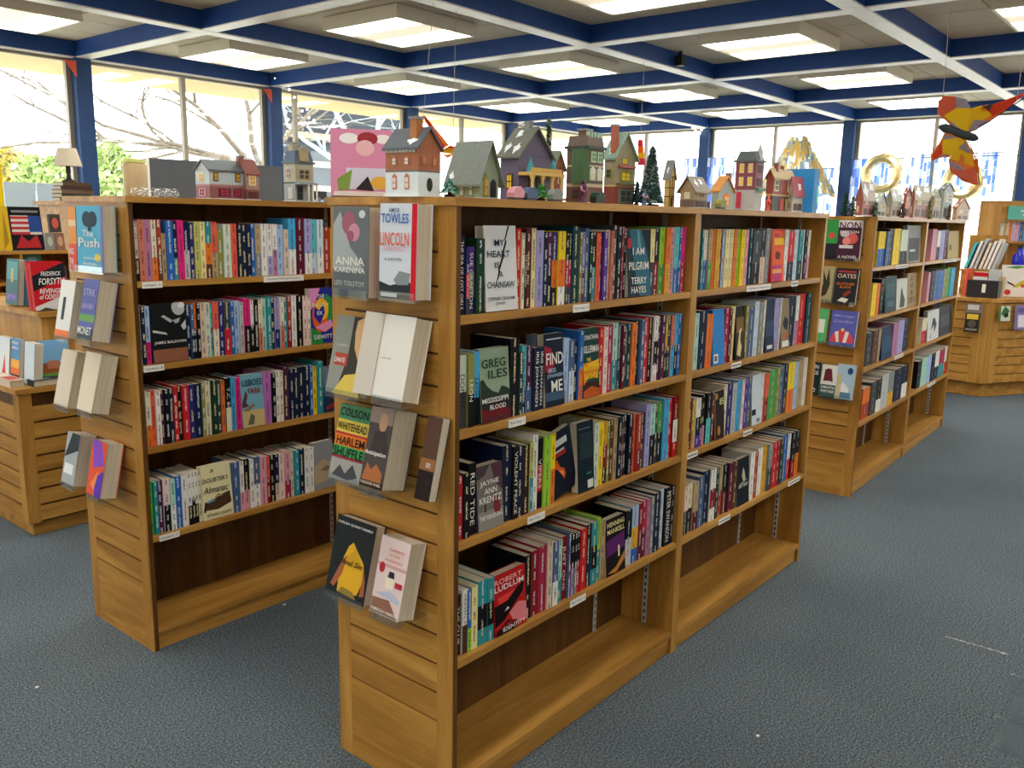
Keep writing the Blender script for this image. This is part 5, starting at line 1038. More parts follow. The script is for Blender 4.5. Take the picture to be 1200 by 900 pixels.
# pale frayed carpet seam and a few scraps on the carpet
a_ = at_z(1108, 746, 0); b_ = at_z(1182, 767, 0); mb = MB(); rr = random.Random(9); d_ = b_ - a_
for k in range(26):
    s0, s1 = k / 26, (k + rr.uniform(.5, 1)) / 26; w_ = rr.uniform(.002, .006); nn = Vector((-d_.y, d_.x, 0)).normalized() * w_
    p0, p1 = a_ + d_ * s0, a_ + d_ * s1; off = nn * rr.uniform(-1, 1)
    mb.poly([p0 - nn + off + Vector((0, 0, .0012)), p1 - nn + off + Vector((0, 0, .0012)), p1 + nn + off + Vector((0, 0, .0012)), p0 + nn + off + Vector((0, 0, .0012))], 'c9c2b2')
o = mb.build('carpet_seam', 'matte', floor, kind='stuff')
for k, (px, py, c, lab) in enumerate(((43, 806, 'wht', 'white scrap of paper on the carpet at lower left'), (333, 709, 'wht', 'tiny white scrap on the carpet between the two bookcases'), (888, 683 + 180, 'wht', 'tiny white scrap on the carpet in front at right'))):
    p = at_z(px, py, 0); mb = MB(); mb.prism([(-.006, -.004), (.007, -.003), (.004, .006), (-.003, .005)], .0005, .003, pc(c), 'z'); tag(mb.build('paper_scrap', 'matte', None, (p.x, p.y, 0)), lab, 'scrap', 'scraps on the carpet')

# ================================================================== THE MODEL VILLAGE ON THE BOOKCASE TOPS
def patch(cx_, cy_, rx_, ry_, n=10):
    return [(cx_ + rx_ * math.cos(6.2832 * k / n) * (.8 + .28 * math.sin(k * 2.3 + cx_ * 9)), cy_ + ry_ * math.sin(6.2832 * k / n) * (.8 + .28 * math.sin(k * 2.3 + cx_ * 9))) for k in range(n)]
def winbox(m, face, u0, v0, u1, v1, a, b, hw, frame, pane, arch=False):
    """window standing proud of face L (x=0) or R (y=0)"""
    def P(u, v, d):
        return (-d, b * (1 - u), v * hw) if face == 'L' else (u * a, -d, v * hw)
    def panel(u0, v0, u1, v1, d, c):
        pts = [(u0, v0), (u1, v0), (u1, v1)] + ([((u0 + u1) / 2, v1 + (v1 - v0) * .22)] if arch else []) + [(u0, v1)]
        f = [P(u, v, d) for u, v in pts]; g = [P(u, v, -.001) for u, v in pts]; n = len(pts)
        m.faces(f + g, [tuple(range(n))] + [(i, n + i, n + (i + 1) % n, (i + 1) % n) for i in range(n)], pc(c))
    panel(u0, v0, u1, v1, .002, frame)
    du, dv = (u1 - u0) * .17, (v1 - v0) * .12
    um, vm = (u0 + u1) / 2, (v0 + v1) / 2
    for x0, x1 in ((u0 + du, um - du * .25), (um + du * .25, u1 - du)):
        for y0, y1 in ((v0 + dv, vm - dv * .3), (vm + dv * .3, v1 - dv)): 
            m.faces([P(x0, y0, .0028), P(x1, y0, .0028), P(x1, y1, .0028), P(x0, y1, .0028)], [(0, 1, 2, 3)], pc(pane))
def house(name, lab, pl, pcx, pr, Y, ye, yr, bands, roof, ridge, wl=(), wr=(), chim=None, snow=(), over=.006, base=CH, trim=None, hip=0.0, flat=False, ybase=230, wfr='crm', wpn='mus', group='model village houses'):
    q = at_y(pcx, ybase, Y); a = at_y(pr, ybase, Y).x - q.x; b = at_x(pl, ybase, q.x).y - Y
    he = at_y(pcx, ye, Y).z - base; hr = at_y(pcx, yr, Y).z - base
    t = thing(name, lab, 'model house', (q.x, Y, base + .0004), 0, group)
    m = MB(); m.box(-.004, a + .004, -.004, b + .004, 0, .004, pc('e4e8ea')); m.build('snow_base', 'ceramic', t)
    z0 = .004
    for f, c in bands:
        z1 = he * f; m = MB(); m.box(0, a, 0, b, z0, z1, pc(c)); m.build('wall', 'ceramic', t); z0 = z1
    o = over; m = MB()
    if flat:
        m.box(-o, a + o, -o, b + o, he - .004, he + .004, pc(trim or roof))
        m.faces([(0, 0, he + .004), (a, 0, he + .004), (a, b, he + .004), (0, b, he + .004), (a * hip, b * hip, hr), (a * (1 - hip), b * hip, hr), (a * (1 - hip), b * (1 - hip), hr), (a * hip, b * (1 - hip), hr)],
                [(4, 5, 6, 7), (0, 1, 5, 4), (1, 2, 6, 5), (2, 3, 7, 6), (3, 0, 4, 7)], pc(roof))
    else:
        th = .006
        if ridge == 'y':    # gable towards -y
            m2 = MB(); m2.prism([(0, he - .001), (a, he - .001), (a / 2, hr - .002)], 0, b, pc(bands[-1][1])); m2.build('gable', 'ceramic', t)
            sl_ = (hr - he) / (a / 2); e0 = he - o * sl_
            for sgn in (0, 1):
                x0, x1 = (-o, a / 2) if sgn == 0 else (a + o, a / 2)
                m.prism([(x0, e0), (x1, hr), (x1, hr + th), (x0, e0 + th)], -o, b + o, pc(roof))
            for (u0, v0, u1, v1) in snow:
                P = lambda u, v: (-o + u * (a / 2 + o) - .0012, (1 - v) * b, e0 + th + u * (hr - e0) + .0012)
                m.faces([P(*w_) for w_ in patch((u0 + u1) / 2, (v0 + v1) / 2, (u1 - u0) / 2, (v1 - v0) / 2, 10)], [tuple(range(10))], pc('e6eef2'))
        else:               # ridge along x, gable towards -x
            m2 = MB(); m2.prism([(0, he - .001), (b, he - .001), (b / 2, hr - .002)], 0, a, pc(bands[-1][1]), 'x'); m2.build('gable', 'ceramic', t)
            sl_ = (hr - he) / (b / 2); e0 = he - o * sl_
            for y0 in (-o, b + o):
                m.prism([(y0, e0), (b / 2, hr), (b / 2, hr + th), (y0, e0 + th)], -o, a + o, pc(roof), 'x')
            for (u0, v0, u1, v1) in snow:
                P = lambda u, v: (u * a, -o + v * (b / 2 + o) - .0012, e0 + th + v * (hr - e0) + .0012)
                m.faces([P(*w_) for w_ in patch((u0 + u1) / 2, (v0 + v1) / 2, (u1 - u0) / 2, (v1 - v0) / 2, 10)], [tuple(range(10))], pc('e6eef2'))
    m.build('roof', 'ceramic', t)
    m = MB()
    for k, ws in enumerate((wl, wr)):
        for w_ in ws:
            if len(w_) > 6 and w_[6] == 'door': pass
            winbox(m, 'LR'[k], *w_[:4], a, b, he, w_[4] if len(w_) > 4 else wfr, w_[5] if len(w_) > 5 else wpn, len(w_) > 6)
    if m.v: m.build('windows', 'ceramic', t, kind='stuff')
    if chim:
        u, v, w_, zt_, c = chim; zz = at_y(pcx, zt_, Y).z - base
        m = MB(); m.box(u * a - w_, u * a + w_, v * b - w_, v * b + w_, he, zz, pc(c)); ch = m.build('chimney', 'ceramic', t)
        m = MB(); m.box(u * a - w_ * 1.25, u * a + w_ * 1.25, v * b - w_ * 1.25, v * b + w_ * 1.25, zz, zz + .006, pc('gry')); m.build('chimney_cap', 'ceramic', ch)
    return t, a, b, he, hr
VG = 'model village houses on the front bookcase'
# 1 white and brick house
h1, a, b, he, hr = house('model_house', 'model house with white ground floor and brick upper floor, at front bookcase corner', 452, 490, 516, 1.52, 172, 150, [(.5, 'd6e2e6'), (.54, '6c6a68'), (1, 'a5623e')], '5a6068', 'y',
    wl=[(.22, .15, .36, .42, 'c07c6c', 'wht', 'arch'), (.6, .15, .74, .42, 'c07c6c', 'wht', 'arch'), (.22, .64, .36, .8, 'b46c4c', 'wht', 'arch'), (.6, .64, .74, .8, 'b46c4c', 'wht', 'arch')],
    wr=[(.16, .64, .32, .8, 'b8683c', 'tan', 'arch'), (.62, .64, .78, .8, 'b8683c', 'tan', 'arch')], chim=(.3, .25, .011, 138, 'b07038'), snow=[(.1, .6, .5, .95)], group=VG)
m = MB(); m.prism([(a * .5 + math.cos(k * .524) * a * .12, he * .25 + math.sin(k * .524) * he * .14) for k in range(12)], -.002, .001, pc('blk')); m.build('oval_door', 'ceramic', h1)
m = MB()
for k in range(9): m.box(-.004, -.0005, b * (.08 + .1 * k), b * (.14 + .1 * k), he * .9, he * .99, pc('d8dccc'))
m.build('cornice', 'ceramic', h1, kind='stuff')
# 2 grey-green cottage with a steep roof
house('model_house', 'model cottage with steep grey-green roof, second house from front bookcase corner', 527, 562, 584, 1.52, 206, 166, [(1, '90a08c')], '76807a', 'y',
    wl=[(.35, .1, .5, .75, 'olv', 'pgn', 'arch'), (.65, .1, .8, .75, 'olv', 'pgn', 'arch')], wr=[(.2, .1, .42, .95, 'olv', 'mus', 'arch'), (.55, .1, .85, .75, 'blk', 'blk', 'arch')], snow=[(.05, .0, .3, .2)], over=.012, group=VG)
m_ = house
# 3 purple house with yellow porch
h3, a, b, he, hr = house('model_house', 'model house with purple walls, yellow columned porch and snowy patched roof', 586, 607, 645, 1.55, 181, 148, [(1, '5e5670')], '6c7064', 'y',
    wl=[(.35, .25, .7, .6, 'brn', 'yel')], wr=[(.55, .2, .7, .6, 'brn', 'dbr'), (.3, .2, .45, .6, 'brn', 'dbr')], chim=(.5, .4, .008, 141, 'gry'), snow=[(.05, .55, .45, .95), (.1, .05, .5, .4), (.6, .2, .9, .6)], over=.01, group=VG)
m = MB(); m.box(0, a, -.05, 0, he * .56, he * .63, pc('d0b060')); m.box(.0, a, -.055, 0, .004, .012, pc('c8b070')); pch = m.build('porch', 'ceramic', h3)
for u in (.04, .34, .64, .93):
    m = MB(); m.lathe([(.005, .012), (.0045, he * .45), (.009, he * .56)], 'd8c07c', 8, u * a, -.045); m.build('column', 'ceramic', pch)
m = MB(); m.box(0, a * .95, -.045, -.043, he * .64, he * .72, pc('c8a040')); m.build('railing', 'ceramic', pch)
for u in (.1, .8): m = MB(); m.lathe([(.012, he * .63), (.008, he * .75), (.001, he * .95)], 'tea', 8, u * a, -.03); m.build('small_tree', 'ceramic', pch)
# 4 small brick house
house('model_house', 'small brick model house with rounded windows beside the tall garland', 640, 648, 660, 1.56, 196, 178, [(1, '8c4c38')], '7c8c78', 'y', wr=[(.2, .1, .5, .3, 'crm', 'dbr', 'arch'), (.6, .1, .85, .3, 'crm', 'dbr', 'arch'), (.4, .55, .75, .8, 'crm', 'dbr', 'arch')], snow=[(.2, .2, .6, .6)], group=VG)
# 5 green and brown town building
h5, a, b, he, hr = house('model_house', 'model town building with green bay, brown walls and mansard roof', 663, 687, 706, 1.52, 172, 158, [(.3, '6c4438'), (.36, 'b8a890'), (.66, '5c4c3c'), (.69, 'c0b090'), (1, '66503e')], '6c5c50', 'y', flat=True, hip=.06, trim='3c4440',
    wl=[(.3, .08, .7, .26, 'brn', 'dbr')], wr=[(.15, .42, .5, .62, 'pgn', 'crm', 'arch'), (.6, .42, .9, .62, 'pgn', 'crm', 'arch'), (.2, .74, .5, .93, 'pgn', 'grn'), (.6, .74, .9, .93, 'pgn', 'grn')], chim=(.3, .4, .014, 152, '6c4838'), group=VG)
m = MB(); m.prism([(-.012, b * .1), (-.012, b * .6), (0, b * .75), (.004, b * .75), (.004, -.004), (0, 0)], he * .36, he * .97, pc('4c6c48'), 'z'); m.build('green_bay', 'ceramic', h5)
m = MB()
for k in range(5): m.box(a * (.08 + .18 * k), a * (.2 + .18 * k), .004, .012, he + .004, hr + .012, pc('a8c0b0'))
m.build('attic_windows', 'ceramic', h5, kind='stuff')
# 6 tall timbered shop
h6, a, b, he, hr = house('model_house', 'tall model shop with lattice windows, brick base and green roof', 707, 719, 743, 1.54, 183, 155, [(.38, '8e4436'), (.42, 'c8b488'), (1, '9a9474')], '8aa898', 'y',
    wl=[(.2, .55, .7, .75, 'olv', 'blk')], wr=[(.25, .5, .8, .7, 'olv', 'yel', 'arch'), (.2, .05, .9, .34, '6c8078', 'dgy'), (.3, .86, .6, .98, 'olv', 'yel')], chim=(.1, .3, .009, 147, 'b06048'), snow=[(.1, .2, .6, .7)], over=.009, group=VG)
m = MB(); m.box(a * .1, a * .95, -.012, 0, he * .42, he * .46, pc('6c6c50')); m.box(a * .15, a * .9, -.01, 0, he * .78, he * .83, pc('b0685c')); m.build('jetty', 'ceramic', h6)
# 8 yellow timbered church, 9 brown cottage
h8, a, b, he, hr = house('model_house', 'narrow yellow half-timbered model house behind the snowy green tree', 778, 784, 790, 1.64, 206, 189, [(1, 'c8ac64')], '7c8484', 'y', wr=[(.35, .05, .7, .3, 'dbr', 'dbr', 'arch')], snow=[(.2, .2, .7, .7)], group=VG)
m = MB()
for z in (.35, .62, .95): m.box(-.0015, a + .0015, -.0015, 0, he * z, he * z + .003, pc('dbr')); m.box(-.0015, 0, 0, b, he * z, he * z + .003, pc('dbr'))
for u in (.0, .5, .95): m.box(a * u, a * u + .003, -.0016, 0, 0, he, pc('dbr'))
m.build('timber_frame', 'ceramic', h8, kind='stuff')
house('model_house', 'low brown timbered model cottage at the bookcase joint', 797, 814, 829, 1.52, 222, 208, [(.45, '6c5c50'), (1, '9c8c70')], '847c70', 'x', wl=[(.3, .5, .7, .85, 'crm', 'pgn')], wr=[(.15, .1, .85, .4, 'brn', 'dbr'), (.2, .6, .8, .9, 'tan', 'brn')], snow=[(.1, .3, .4, .8), (.5, .4, .8, .9)], over=.01, group=VG)
# far bay houses
house('model_house', 'pale blue model cottage with orange roof beside the tall maroon house', 834, 842, 860, 1.54, 224, 207, [(1, 'a4b4b4')], 'c88c48', 'y', wl=[], wr=[(.3, .2, .7, .8, 'org', 'pyl', 'arch')], chim=(.8, .5, .008, 203, 'b0684c'), group=VG)
h11, a, b, he, hr = house('model_house', 'tall maroon model house with pale yellow windows and spire', 860, 884, 893, 1.5, 188, 176, [(.42, 'b8bcc0'), (1, '8a4c58')], '5c6668', 'y', flat=True, hip=.12,
    wl=[(.2, .5, .42, .68, 'crm', 'yel'), (.62, .5, .84, .68, 'crm', 'yel'), (.2, .76, .42, .95, 'crm', 'yel'), (.62, .76, .84, .95, 'crm', 'yel'), (.12, .05, .36, .38, 'd03c5c', 'd03c5c')], wr=[(.2, .5, .8, .66, 'brn', 'dbr'), (.2, .76, .8, .92, 'brn', 'dbr')], group=VG)
m = MB(); m.lathe([(.012, he), (.012, hr), (.0005, at_y(884, 165, 1.5).z - CH)], 'lgy', 6, a * .6, b * .1); m.build('spire', 'ceramic', h11)
m = MB(); m.box(a * .05, a * .95, -.016, 0, he * .4, he * .46, pc('3c8c68')); m.build('awning', 'ceramic', h11)
h12, a, b, he, hr = house('model_house', 'red and cream model pub with two chimneys and dark shopfront', 897, 905, 929, 1.52, 206, 198, [(.45, '3c3634'), (.5, 'c8a870'), (1, '96443a')], 'b4a078', 'x', wr=[(.06, .58, .26, .92, 'crm', 'dgy'), (.7, .58, .95, .92, 'crm', 'tan'), (.35, .05, .55, .38, 'rst', 'red'), (.65, .05, .95, .38, 'tan', 'olv')], chim=(.25, .5, .008, 191, '8c4c44'), over=.007, group=VG)
m = MB(); m.box(a * .55, a * .55 + .014, b * .4, b * .4 + .014, he, at_y(905, 192, 1.52).z - CH, pc('8c4c44')); m.build('chimney', 'ceramic', h12)
house('model_house', 'white model house with crimson roof at far end of front bookcase', 924, 929, 941, 1.5, 222, 208, [(1, 'b8b4a8')], 'a84450', 'x', wr=[(.15, .1, .45, .4, 'brn', 'dbr'), (.55, .1, .9, .4, 'brn', 'dbr'), (.4, .6, .9, .85, 'lbl', 'slt')], wl=[(.3, .2, .6, .4, 'gry', 'dgy'), (.3, .6, .6, .8, 'gry', 'dgy')], snow=[(.4, .2, .8, .7)], group=VG)
t = thing('blue_box', 'tall bright blue box beside the crimson-roofed model house', 'box', (3.812, 1.47, CH + .0004)); zz = at_y(950, 197, 1.47).z - CH
m = MB(); m.box(0, .055, 0, .13, 0, zz, pc('1c84c8')); m.build('body', 'paint', t)
m = MB(); m.box(.035, .05, -.001, 0, zz * .2, zz * .65, pc('58d4c4')); m.build('print', 'print', t)
# houses on the left bookcase
VL = 'model houses on the left bookcase'
house('model_house', 'long white and grey-roofed model pub on the left bookcase', 230, 246, 286, 2.95, 199, 188, [(.45, '8c5858'), (.52, 'a47c7c'), (1, 'b4c4cc')], '5c686c', 'x', wl=[(.25, .6, .6, .9, 'crm', 'mus'), (.25, .1, .7, .38, 'pnk', 'mar')], wr=[(.12, .62, .26, .92, 'brn', 'mus'), (.75, .62, .9, .92, 'brn', 'mus'), (.25, .1, .6, .38, 'mar', 'crs'), (.7, .1, .92, .38, 'mar', 'crs')], ybase=228, group=VL)
h_, a, b, he, hr = house('model_house', 'narrow timbered model house with red roof beside the white pub', 276, 289, 304, 2.93, 203, 188, [(.4, '84504c'), (1, 'a08478')], '8c5448', 'x', wr=[(.2, .55, .75, .92, 'crm', 'mus'), (.1, .08, .9, .32, 'brn', 'mar')], chim=(.1, .6, .01, 184, '94605c'), ybase=228, group=VL)
hv, a, b, he, hr = house('model_house', 'tall victorian model house with blue mansard roof on the left bookcase', 333, 346, 368, 2.93, 190, 176, [(.46, '98a4a4'), (.5, '3c4850'), (1, 'aeb09c')], '566a84', 'y', flat=True, hip=.1, trim='5c7080', wl=[(.3, .58, .42, .86, 'wht', 'drd'), (.55, .58, .67, .86, 'wht', 'drd'), (.4, .08, .75, .36, 'wht', 'pbl')], wr=[(.12, .56, .85, .84, 'tan', 'dgy'), (.1, .05, .4, .4, 'dgy', 'blk')], chim=(.25, .5, .014, 168, 'a8a48c'), ybase=228, group=VL)
m = MB(); m.box(0, a, -.03, 0, he * .44, he * .49, pc('8c98a0')); pch = m.build('porch', 'ceramic', hv)
for u in (.5, .72, .93): m = MB(); m.lathe([(.004, .004), (.004, he * .44)], 'wht', 8, a * u, -.026); m.build('column', 'ceramic', pch)
m = MB(); m.box(a * .25, a * .7, -.006, .01, he, hr, pc('b0a078')); m.prism([(a * .2, hr), (a * .75, hr), (a * .48, hr + .02)], -.008, .012, pc('98988c')); m.build('dormer', 'ceramic', hv)
p = at_y(375, 226, 2.93)
t = thing('model_carriage', 'tiny black model carriage beside the victorian model house', 'toy carriage', (p.x, 2.93, CH + .0004))
m = MB(); m.box(-.025, .025, -.012, .012, .012, .045, pc('dgy')); m.build('body', 'ceramic', t)
for x in (-.018, .018): m = MB(); m.prism([(x + .011 * math.cos(k * .6283), .011 + .011 * math.sin(k * .6283)) for k in range(10)], -.015, -.012, pc('gry')); m.build('wheel', 'ceramic', t)
# houses on the right bookcase
VR = 'model houses on the right bookcase'
for (pl, pcx, pr, ye, yr, wc, rc, rg, lab) in ((1002, 1010, 1024, 230, 213, 'a45c50', 'b09c94', 'x', 'brick model house with snowy gable, leftmost on the right bookcase'), (1024, 1028, 1038, 238, 226, 'a8a898', 'a8b0a8', 'y', 'pale model cottage with snow roof, second from left on right bookcase'),
        (1038, 1044, 1056, 232, 222, '9c9484', 'b4b8b0', 'x', 'cream model house with wide snow roof, middle of right bookcase'), (1057, 1060, 1066, 228, 220, 'a8483c', '8c4c44', 'y', 'narrow red brick model tower on right bookcase'),
        (1066, 1070, 1088, 228, 217, '94604c', 'a89878', 'x', 'brown model hall with flat tan roof on right bookcase'), (1089, 1093, 1101, 230, 221, '8c8468', '9ca08c', 'y', 'olive model cottage beside the grey stone tower'),
        (1099, 1104, 1115, 222, 214, '8c9494', '70787c', 'y', 'grey stone model tower house on right bookcase'), (1116, 1121, 1136, 244, 232, 'b08c64', 'b87850', 'y', 'small tan model cottage with rounded roof, rightmost on right bookcase')):
    Yh = 1.60 + .035 * (pcx - 996) / 140 * 2.4
    house('model_house', lab, pl, pcx, pr, Yh, ye, yr, [(.5, wc), (1, wc)], rc, rg, wl=[(.2, .2, .5, .5)], wr=[(.15, .1, .4, .4, 'brn', 'dbr'), (.55, .1, .85, .4, 'brn', 'dbr'), (.2, .6, .45, .88, 'crm', 'mus'), (.6, .6, .85, .88, 'crm', 'dgy')], snow=[(.0, .1, .45, .9), (.5, .45, .95, 1.0)], ybase=250, group=VR)
p0 = at_y(962, 245, 1.66); p1 = at_y(988, 245, 1.66)

# trees and figures of the village
def model_tree(lab, px, Y, yb, yt, rad, cols, seed, base=CH, n=420, cat='model tree', group='model trees'):
    rnd = random.Random(seed); p = at_y(px, yb, Y); h = at_y(px, yt, Y).z - base
    t = thing('model_tree', lab, cat, (p.x, Y, base + .0004), 0, group)
    m = MB(); m.lathe([(rad * .7, 0), (rad * .7, .006), (.005, .008), (.004, h * .9)], 'dbr', 8); m.build('stem', 'ceramic', t)
    m = MB()
    for k in range(n):
        f = rnd.random() ** 1.4; z = .012 + f * (h - .012); r = rad * (1 - f) * rnd.uniform(.55, 1.0) + .0015; a_ = rnd.uniform(0, 6.2832)
        c_ = Vector((r * math.cos(a_), r * math.sin(a_), z)); d_ = Vector((math.cos(a_), math.sin(a_), -.35)).normalized(); s_ = Vector((-math.sin(a_), math.cos(a_), 0)); L = .014
        m.poly([c_ - s_ * .005, c_ + d_ * L, c_ + s_ * .005, c_ + Vector((0, 0, .006))], rnd.choice(cols))
    m.build('needles', 'matte', t, kind='stuff'); return t
model_tree('snow-dusted green model tree beside the tall timbered shop', 762, 1.5, 236, 172, .042, ['3c5c54', '4c7068', 'a8bcc0', '2c4c44'], 3, n=2600)
model_tree('small dark model tree left of the snow-dusted one', 746, 1.5, 234, 214, .012, ['2c4448', '3c5450'], 4, n=150)
model_tree('tall slim green garland tree behind the purple model house', 641, 1.62, 230, 138, .012, ['3c5c48', '5c7c64', 'b0bcb0'], 5, n=500)
model_tree('dark green model tree at left end of right bookcase', 990, 1.80, 250, 225, .036, ['2c4c3c', '3c5c48'], 6, n=260)
model_tree('grey-green model tree right of the dark one on right bookcase', 999, 1.74, 250, 230, .028, ['4c6460', '5c7470', '98a8a4'], 7, n=200)
model_tree('teal model shrub beside the grey-green cottage', 527, 1.47, 228, 212, .02, ['2c6c5c', '9cc4b4', '3c7c6c'], 8, n=160)
model_tree('green spiky model shrub by the yellow porch', 634, 1.45, 232, 217, .018, ['3c8c4c', '5ca45c'], 9, n=140)
for k, (px, yt, r_, cs, lab) in enumerate(((1025, 236, .02, ['4c6450', '8c9c90'], 'tiny grey tree before the second house on right bookcase'), (1057, 238, .02, ['5c4c3c', '7c6c54'], 'tiny brown shrub beside the narrow red tower'), (1089, 232, .025, ['6c7048', '8c8c5c', 'b0a878'], 'olive shrub between hall and stone tower on right bookcase'), (1112, 240, .022, ['6c5440', '94785c'], 'brown shrub beside the rightmost small tan cottage'))):
    model_tree(lab, px, 1.58 + .035 * (px - 996) / 140 * 2.4, 252, yt, r_, cs, 20 + k, n=150)
def figurine(lab, px, Y, yb, yt, body, legs, arms=True):
    p = at_y(px, yb, Y); h = at_y(px, yt, Y).z - CH
    t = thing('figurine', lab, 'figurine', (p.x, Y, CH + .0004), 0, 'village figurines')
    m = MB(); m.lathe([(h * .2, 0), (h * .2, h * .03), (h * .13, h * .05), (h * .12, h * .45), (h * .15, h * .5), (h * .17, h * .72), (h * .1, h * .8), (h * .05, h * .83), (h * .09, h * .88), (h * .1, h * .93), (h * .07, h * .98), (h * .01, h)], body, 10); m.build('body', 'ceramic', t)
    m = MB(); m.tube([(-h * .15, 0, h * .72), (-h * .22, -h * .08, h * .55), (-h * .12, -h * .2, h * .48)], h * .05, legs); m.build('arm', 'ceramic', t)
    m = MB(); m.tube([(h * .15, 0, h * .72), (h * .22, -h * .06, h * .55), (h * .16, -h * .18, h * .46)], h * .05, legs); m.build('arm', 'ceramic', t)
figurine('plum-coated village figurine in front of the green town building', 683, 1.45, 233, 211, 'plm', 'mau')
figurine('blue-coated village figurine in front of the snow-dusted tree', 755, 1.45, 238, 222, 'slt', 'pnk')
figurine('red-coated village figurine in front of the dark pub', 900, 1.45, 245, 230, 'cor', 'red')
for k, (px, Y, c, lab) in enumerate(((604, 1.45, 'pnk', 'pink model parcel sledge by the purple house'), (620, 1.45, 'slt', 'blue model parcel cart by the yellow porch'), (650, 1.45, 'gry', 'grey model stone heap beside the brick house'), (700, 1.45, 'dgn', 'green model market stall by the town building'), (845, 1.44, 'olv', 'olive model hedge before the pale blue cottage'))):
    p = at_y(px, 232, Y); t = thing('village_prop', lab, 'model prop', (p.x, Y, CH + .0004), 0, 'village props')
    m = MB(); m.prism([(-.02, .006), (.02, .006), (.024, .022), (.008, .034), (-.012, .03), (-.022, .018)], -.012, .012, pc(c)); m.build('body', 'ceramic', t)
    m = MB(); m.box(-.02, .02, -.01, .01, 0, .006, pc('dgy')); m.build('base', 'ceramic', t)
# pink picture book at the corner of the front bookcase
p = at_y(421, 228, 1.84)
std_book('picture_book', 'pink picture book with red-haired figure standing on front bookcase corner', (at_y(424, 228, 1.80).x, 1.80, CH), math.radians(-42), .16, .175, .016, A(bg='d088a8', spine='pnk', polys=[('e8e4e4', blob(.3, .86, .16, .08)), ('e8e4e4', blob(.85, .86, .14, .07)), ('98343c', blob(.6, .86, .17, .1)), ('e0b0b8', blob(.56, .72, .15, .12)), ('c8c8dc', R(.25, .1, .95, .42)), ('7c9448', [(.1, .25), (.35, .4), (.3, .1), (.12, .08)]), ('d8a848', blob(.8, .2, .16, .1)), ('302c30', [(.4, .1), (.6, .3), (.7, .08)]), ('d8ccc8', R(.05, .0, .95, .07))]), 'display items', rx=-9)

# ------------------------------------------------------------------ butterfly kite, streamers, fairy lights, window decorations
c0 = at_x(1132, 165, 7.4); S = (c0 - CAMP).length / 1017.0
RX = ROT @ Vector((1, 0, 0)); UP = Vector((0, 0, 1)); 
side = Vector((RX.x, RX.y, 0)).normalized(); back = Vector((-side.y, side.x, 0))
t = thing('butterfly_kite', 'yellow, red and grey butterfly kite hanging at upper right', 'kite', c0)
def kp(px, py, bend=0.0):
    return side * ((px - 1132) * S) + UP * (-(py - 165) * S) + back * (-bend)
wings = {'upper_left_wing': [('e47c60', [(1097, 128), (1102, 123), (1114, 124), (1116, 134), (1103, 142), (1097, 140)]), ('b0a8b8', [(1114, 124), (1126, 125), (1132, 134), (1116, 134)]), ('f0d838', [(1103, 142), (1116, 134), (1132, 134), (1130, 157), (1124, 155), (1108, 146)]), ('b0a8b8', [(1108, 146), (1124, 155), (1114, 152)])],
 'upper_right_wing': [('f0d838', [(1132, 134), (1142, 131), (1152, 140), (1144, 146), (1132, 157), (1130, 157)]), ('b0a8b8', [(1132, 157), (1136, 145), (1152, 146), (1140, 154)]), ('d8583c', [(1142, 131), (1150, 131), (1180, 119), (1166, 133), (1152, 142), (1150, 138)]), ('e89c38', [(1138, 134), (1146, 130), (1142, 136)]), ('5c4c54', [(1140, 133), (1150, 130), (1148, 136)])],
 'lower_left_wing': [('b0a8b8', [(1107, 160), (1122, 162), (1114, 166), (1106, 165)]), ('f0d838', [(1106, 165), (1122, 162), (1124, 172), (1116, 180), (1103, 178)]), ('dc6048', [(1104, 168), (1106, 178), (1098, 184), (1095, 181)]), ('b0a8b8', [(1103, 180), (1114, 179), (1106, 182)])],
 'lower_right_wing': [('f0d838', [(1124, 162), (1131, 166), (1138, 178), (1142, 190), (1128, 186), (1116, 183)]), ('b0a8b8', [(1124, 172), (1130, 166), (1137, 178), (1128, 174)]), ('b0a8b8', [(1115, 185), (1128, 190), (1132, 194), (1118, 193)]), ('dc7c64', [(1118, 193), (1132, 194), (1142, 190), (1146, 208), (1134, 204), (1122, 199)]), ('d87c38', [(1138, 184), (1142, 182), (1145, 196), (1142, 196)])]}
WB = {'upper_left_wing': [(1097, 128), (1102, 123), (1114, 123), (1126, 125), (1132, 134), (1131, 158), (1120, 156), (1108, 147), (1097, 140)], 'upper_right_wing': [(1131, 158), (1131, 134), (1150, 131), (1180, 119), (1166, 134), (1152, 145), (1140, 155)],
 'lower_left_wing': [(1107, 158), (1124, 160), (1126, 172), (1116, 181), (1104, 183), (1096, 186), (1095, 180), (1104, 166)], 'lower_right_wing': [(1122, 160), (1131, 162), (1139, 176), (1143, 188), (1147, 209), (1134, 205), (1118, 195), (1115, 184), (1122, 172)]}
for nm, pl in wings.items():
    m = MB(); pl = [('dc9450', WB[nm])] + pl
    for k, (c, pts) in enumerate(pl):
        f = [kp(x, y, abs(x - 1130) * S * .2 + k * .008) for x, y in pts]; g = [q + back * .002 for q in f]; n = len(f)
        m.faces(f + g, [tuple(range(n)), tuple(range(2 * n - 1, n - 1, -1))] + [(i, n + i, n + (i + 1) % n, (i + 1) % n) for i in range(n)], pc(c))
    m.build(nm, 'sheer', t, kind='stuff')
m = MB(); m.tube([kp(1103, 152, .01), kp(1108, 153, .01), kp(1128, 159, .01), kp(1139, 162, .01), kp(1143, 163, .01)], [.015, .034, .032, .03, .014], 'dgy', 8); m.build('body', 'matte', t)
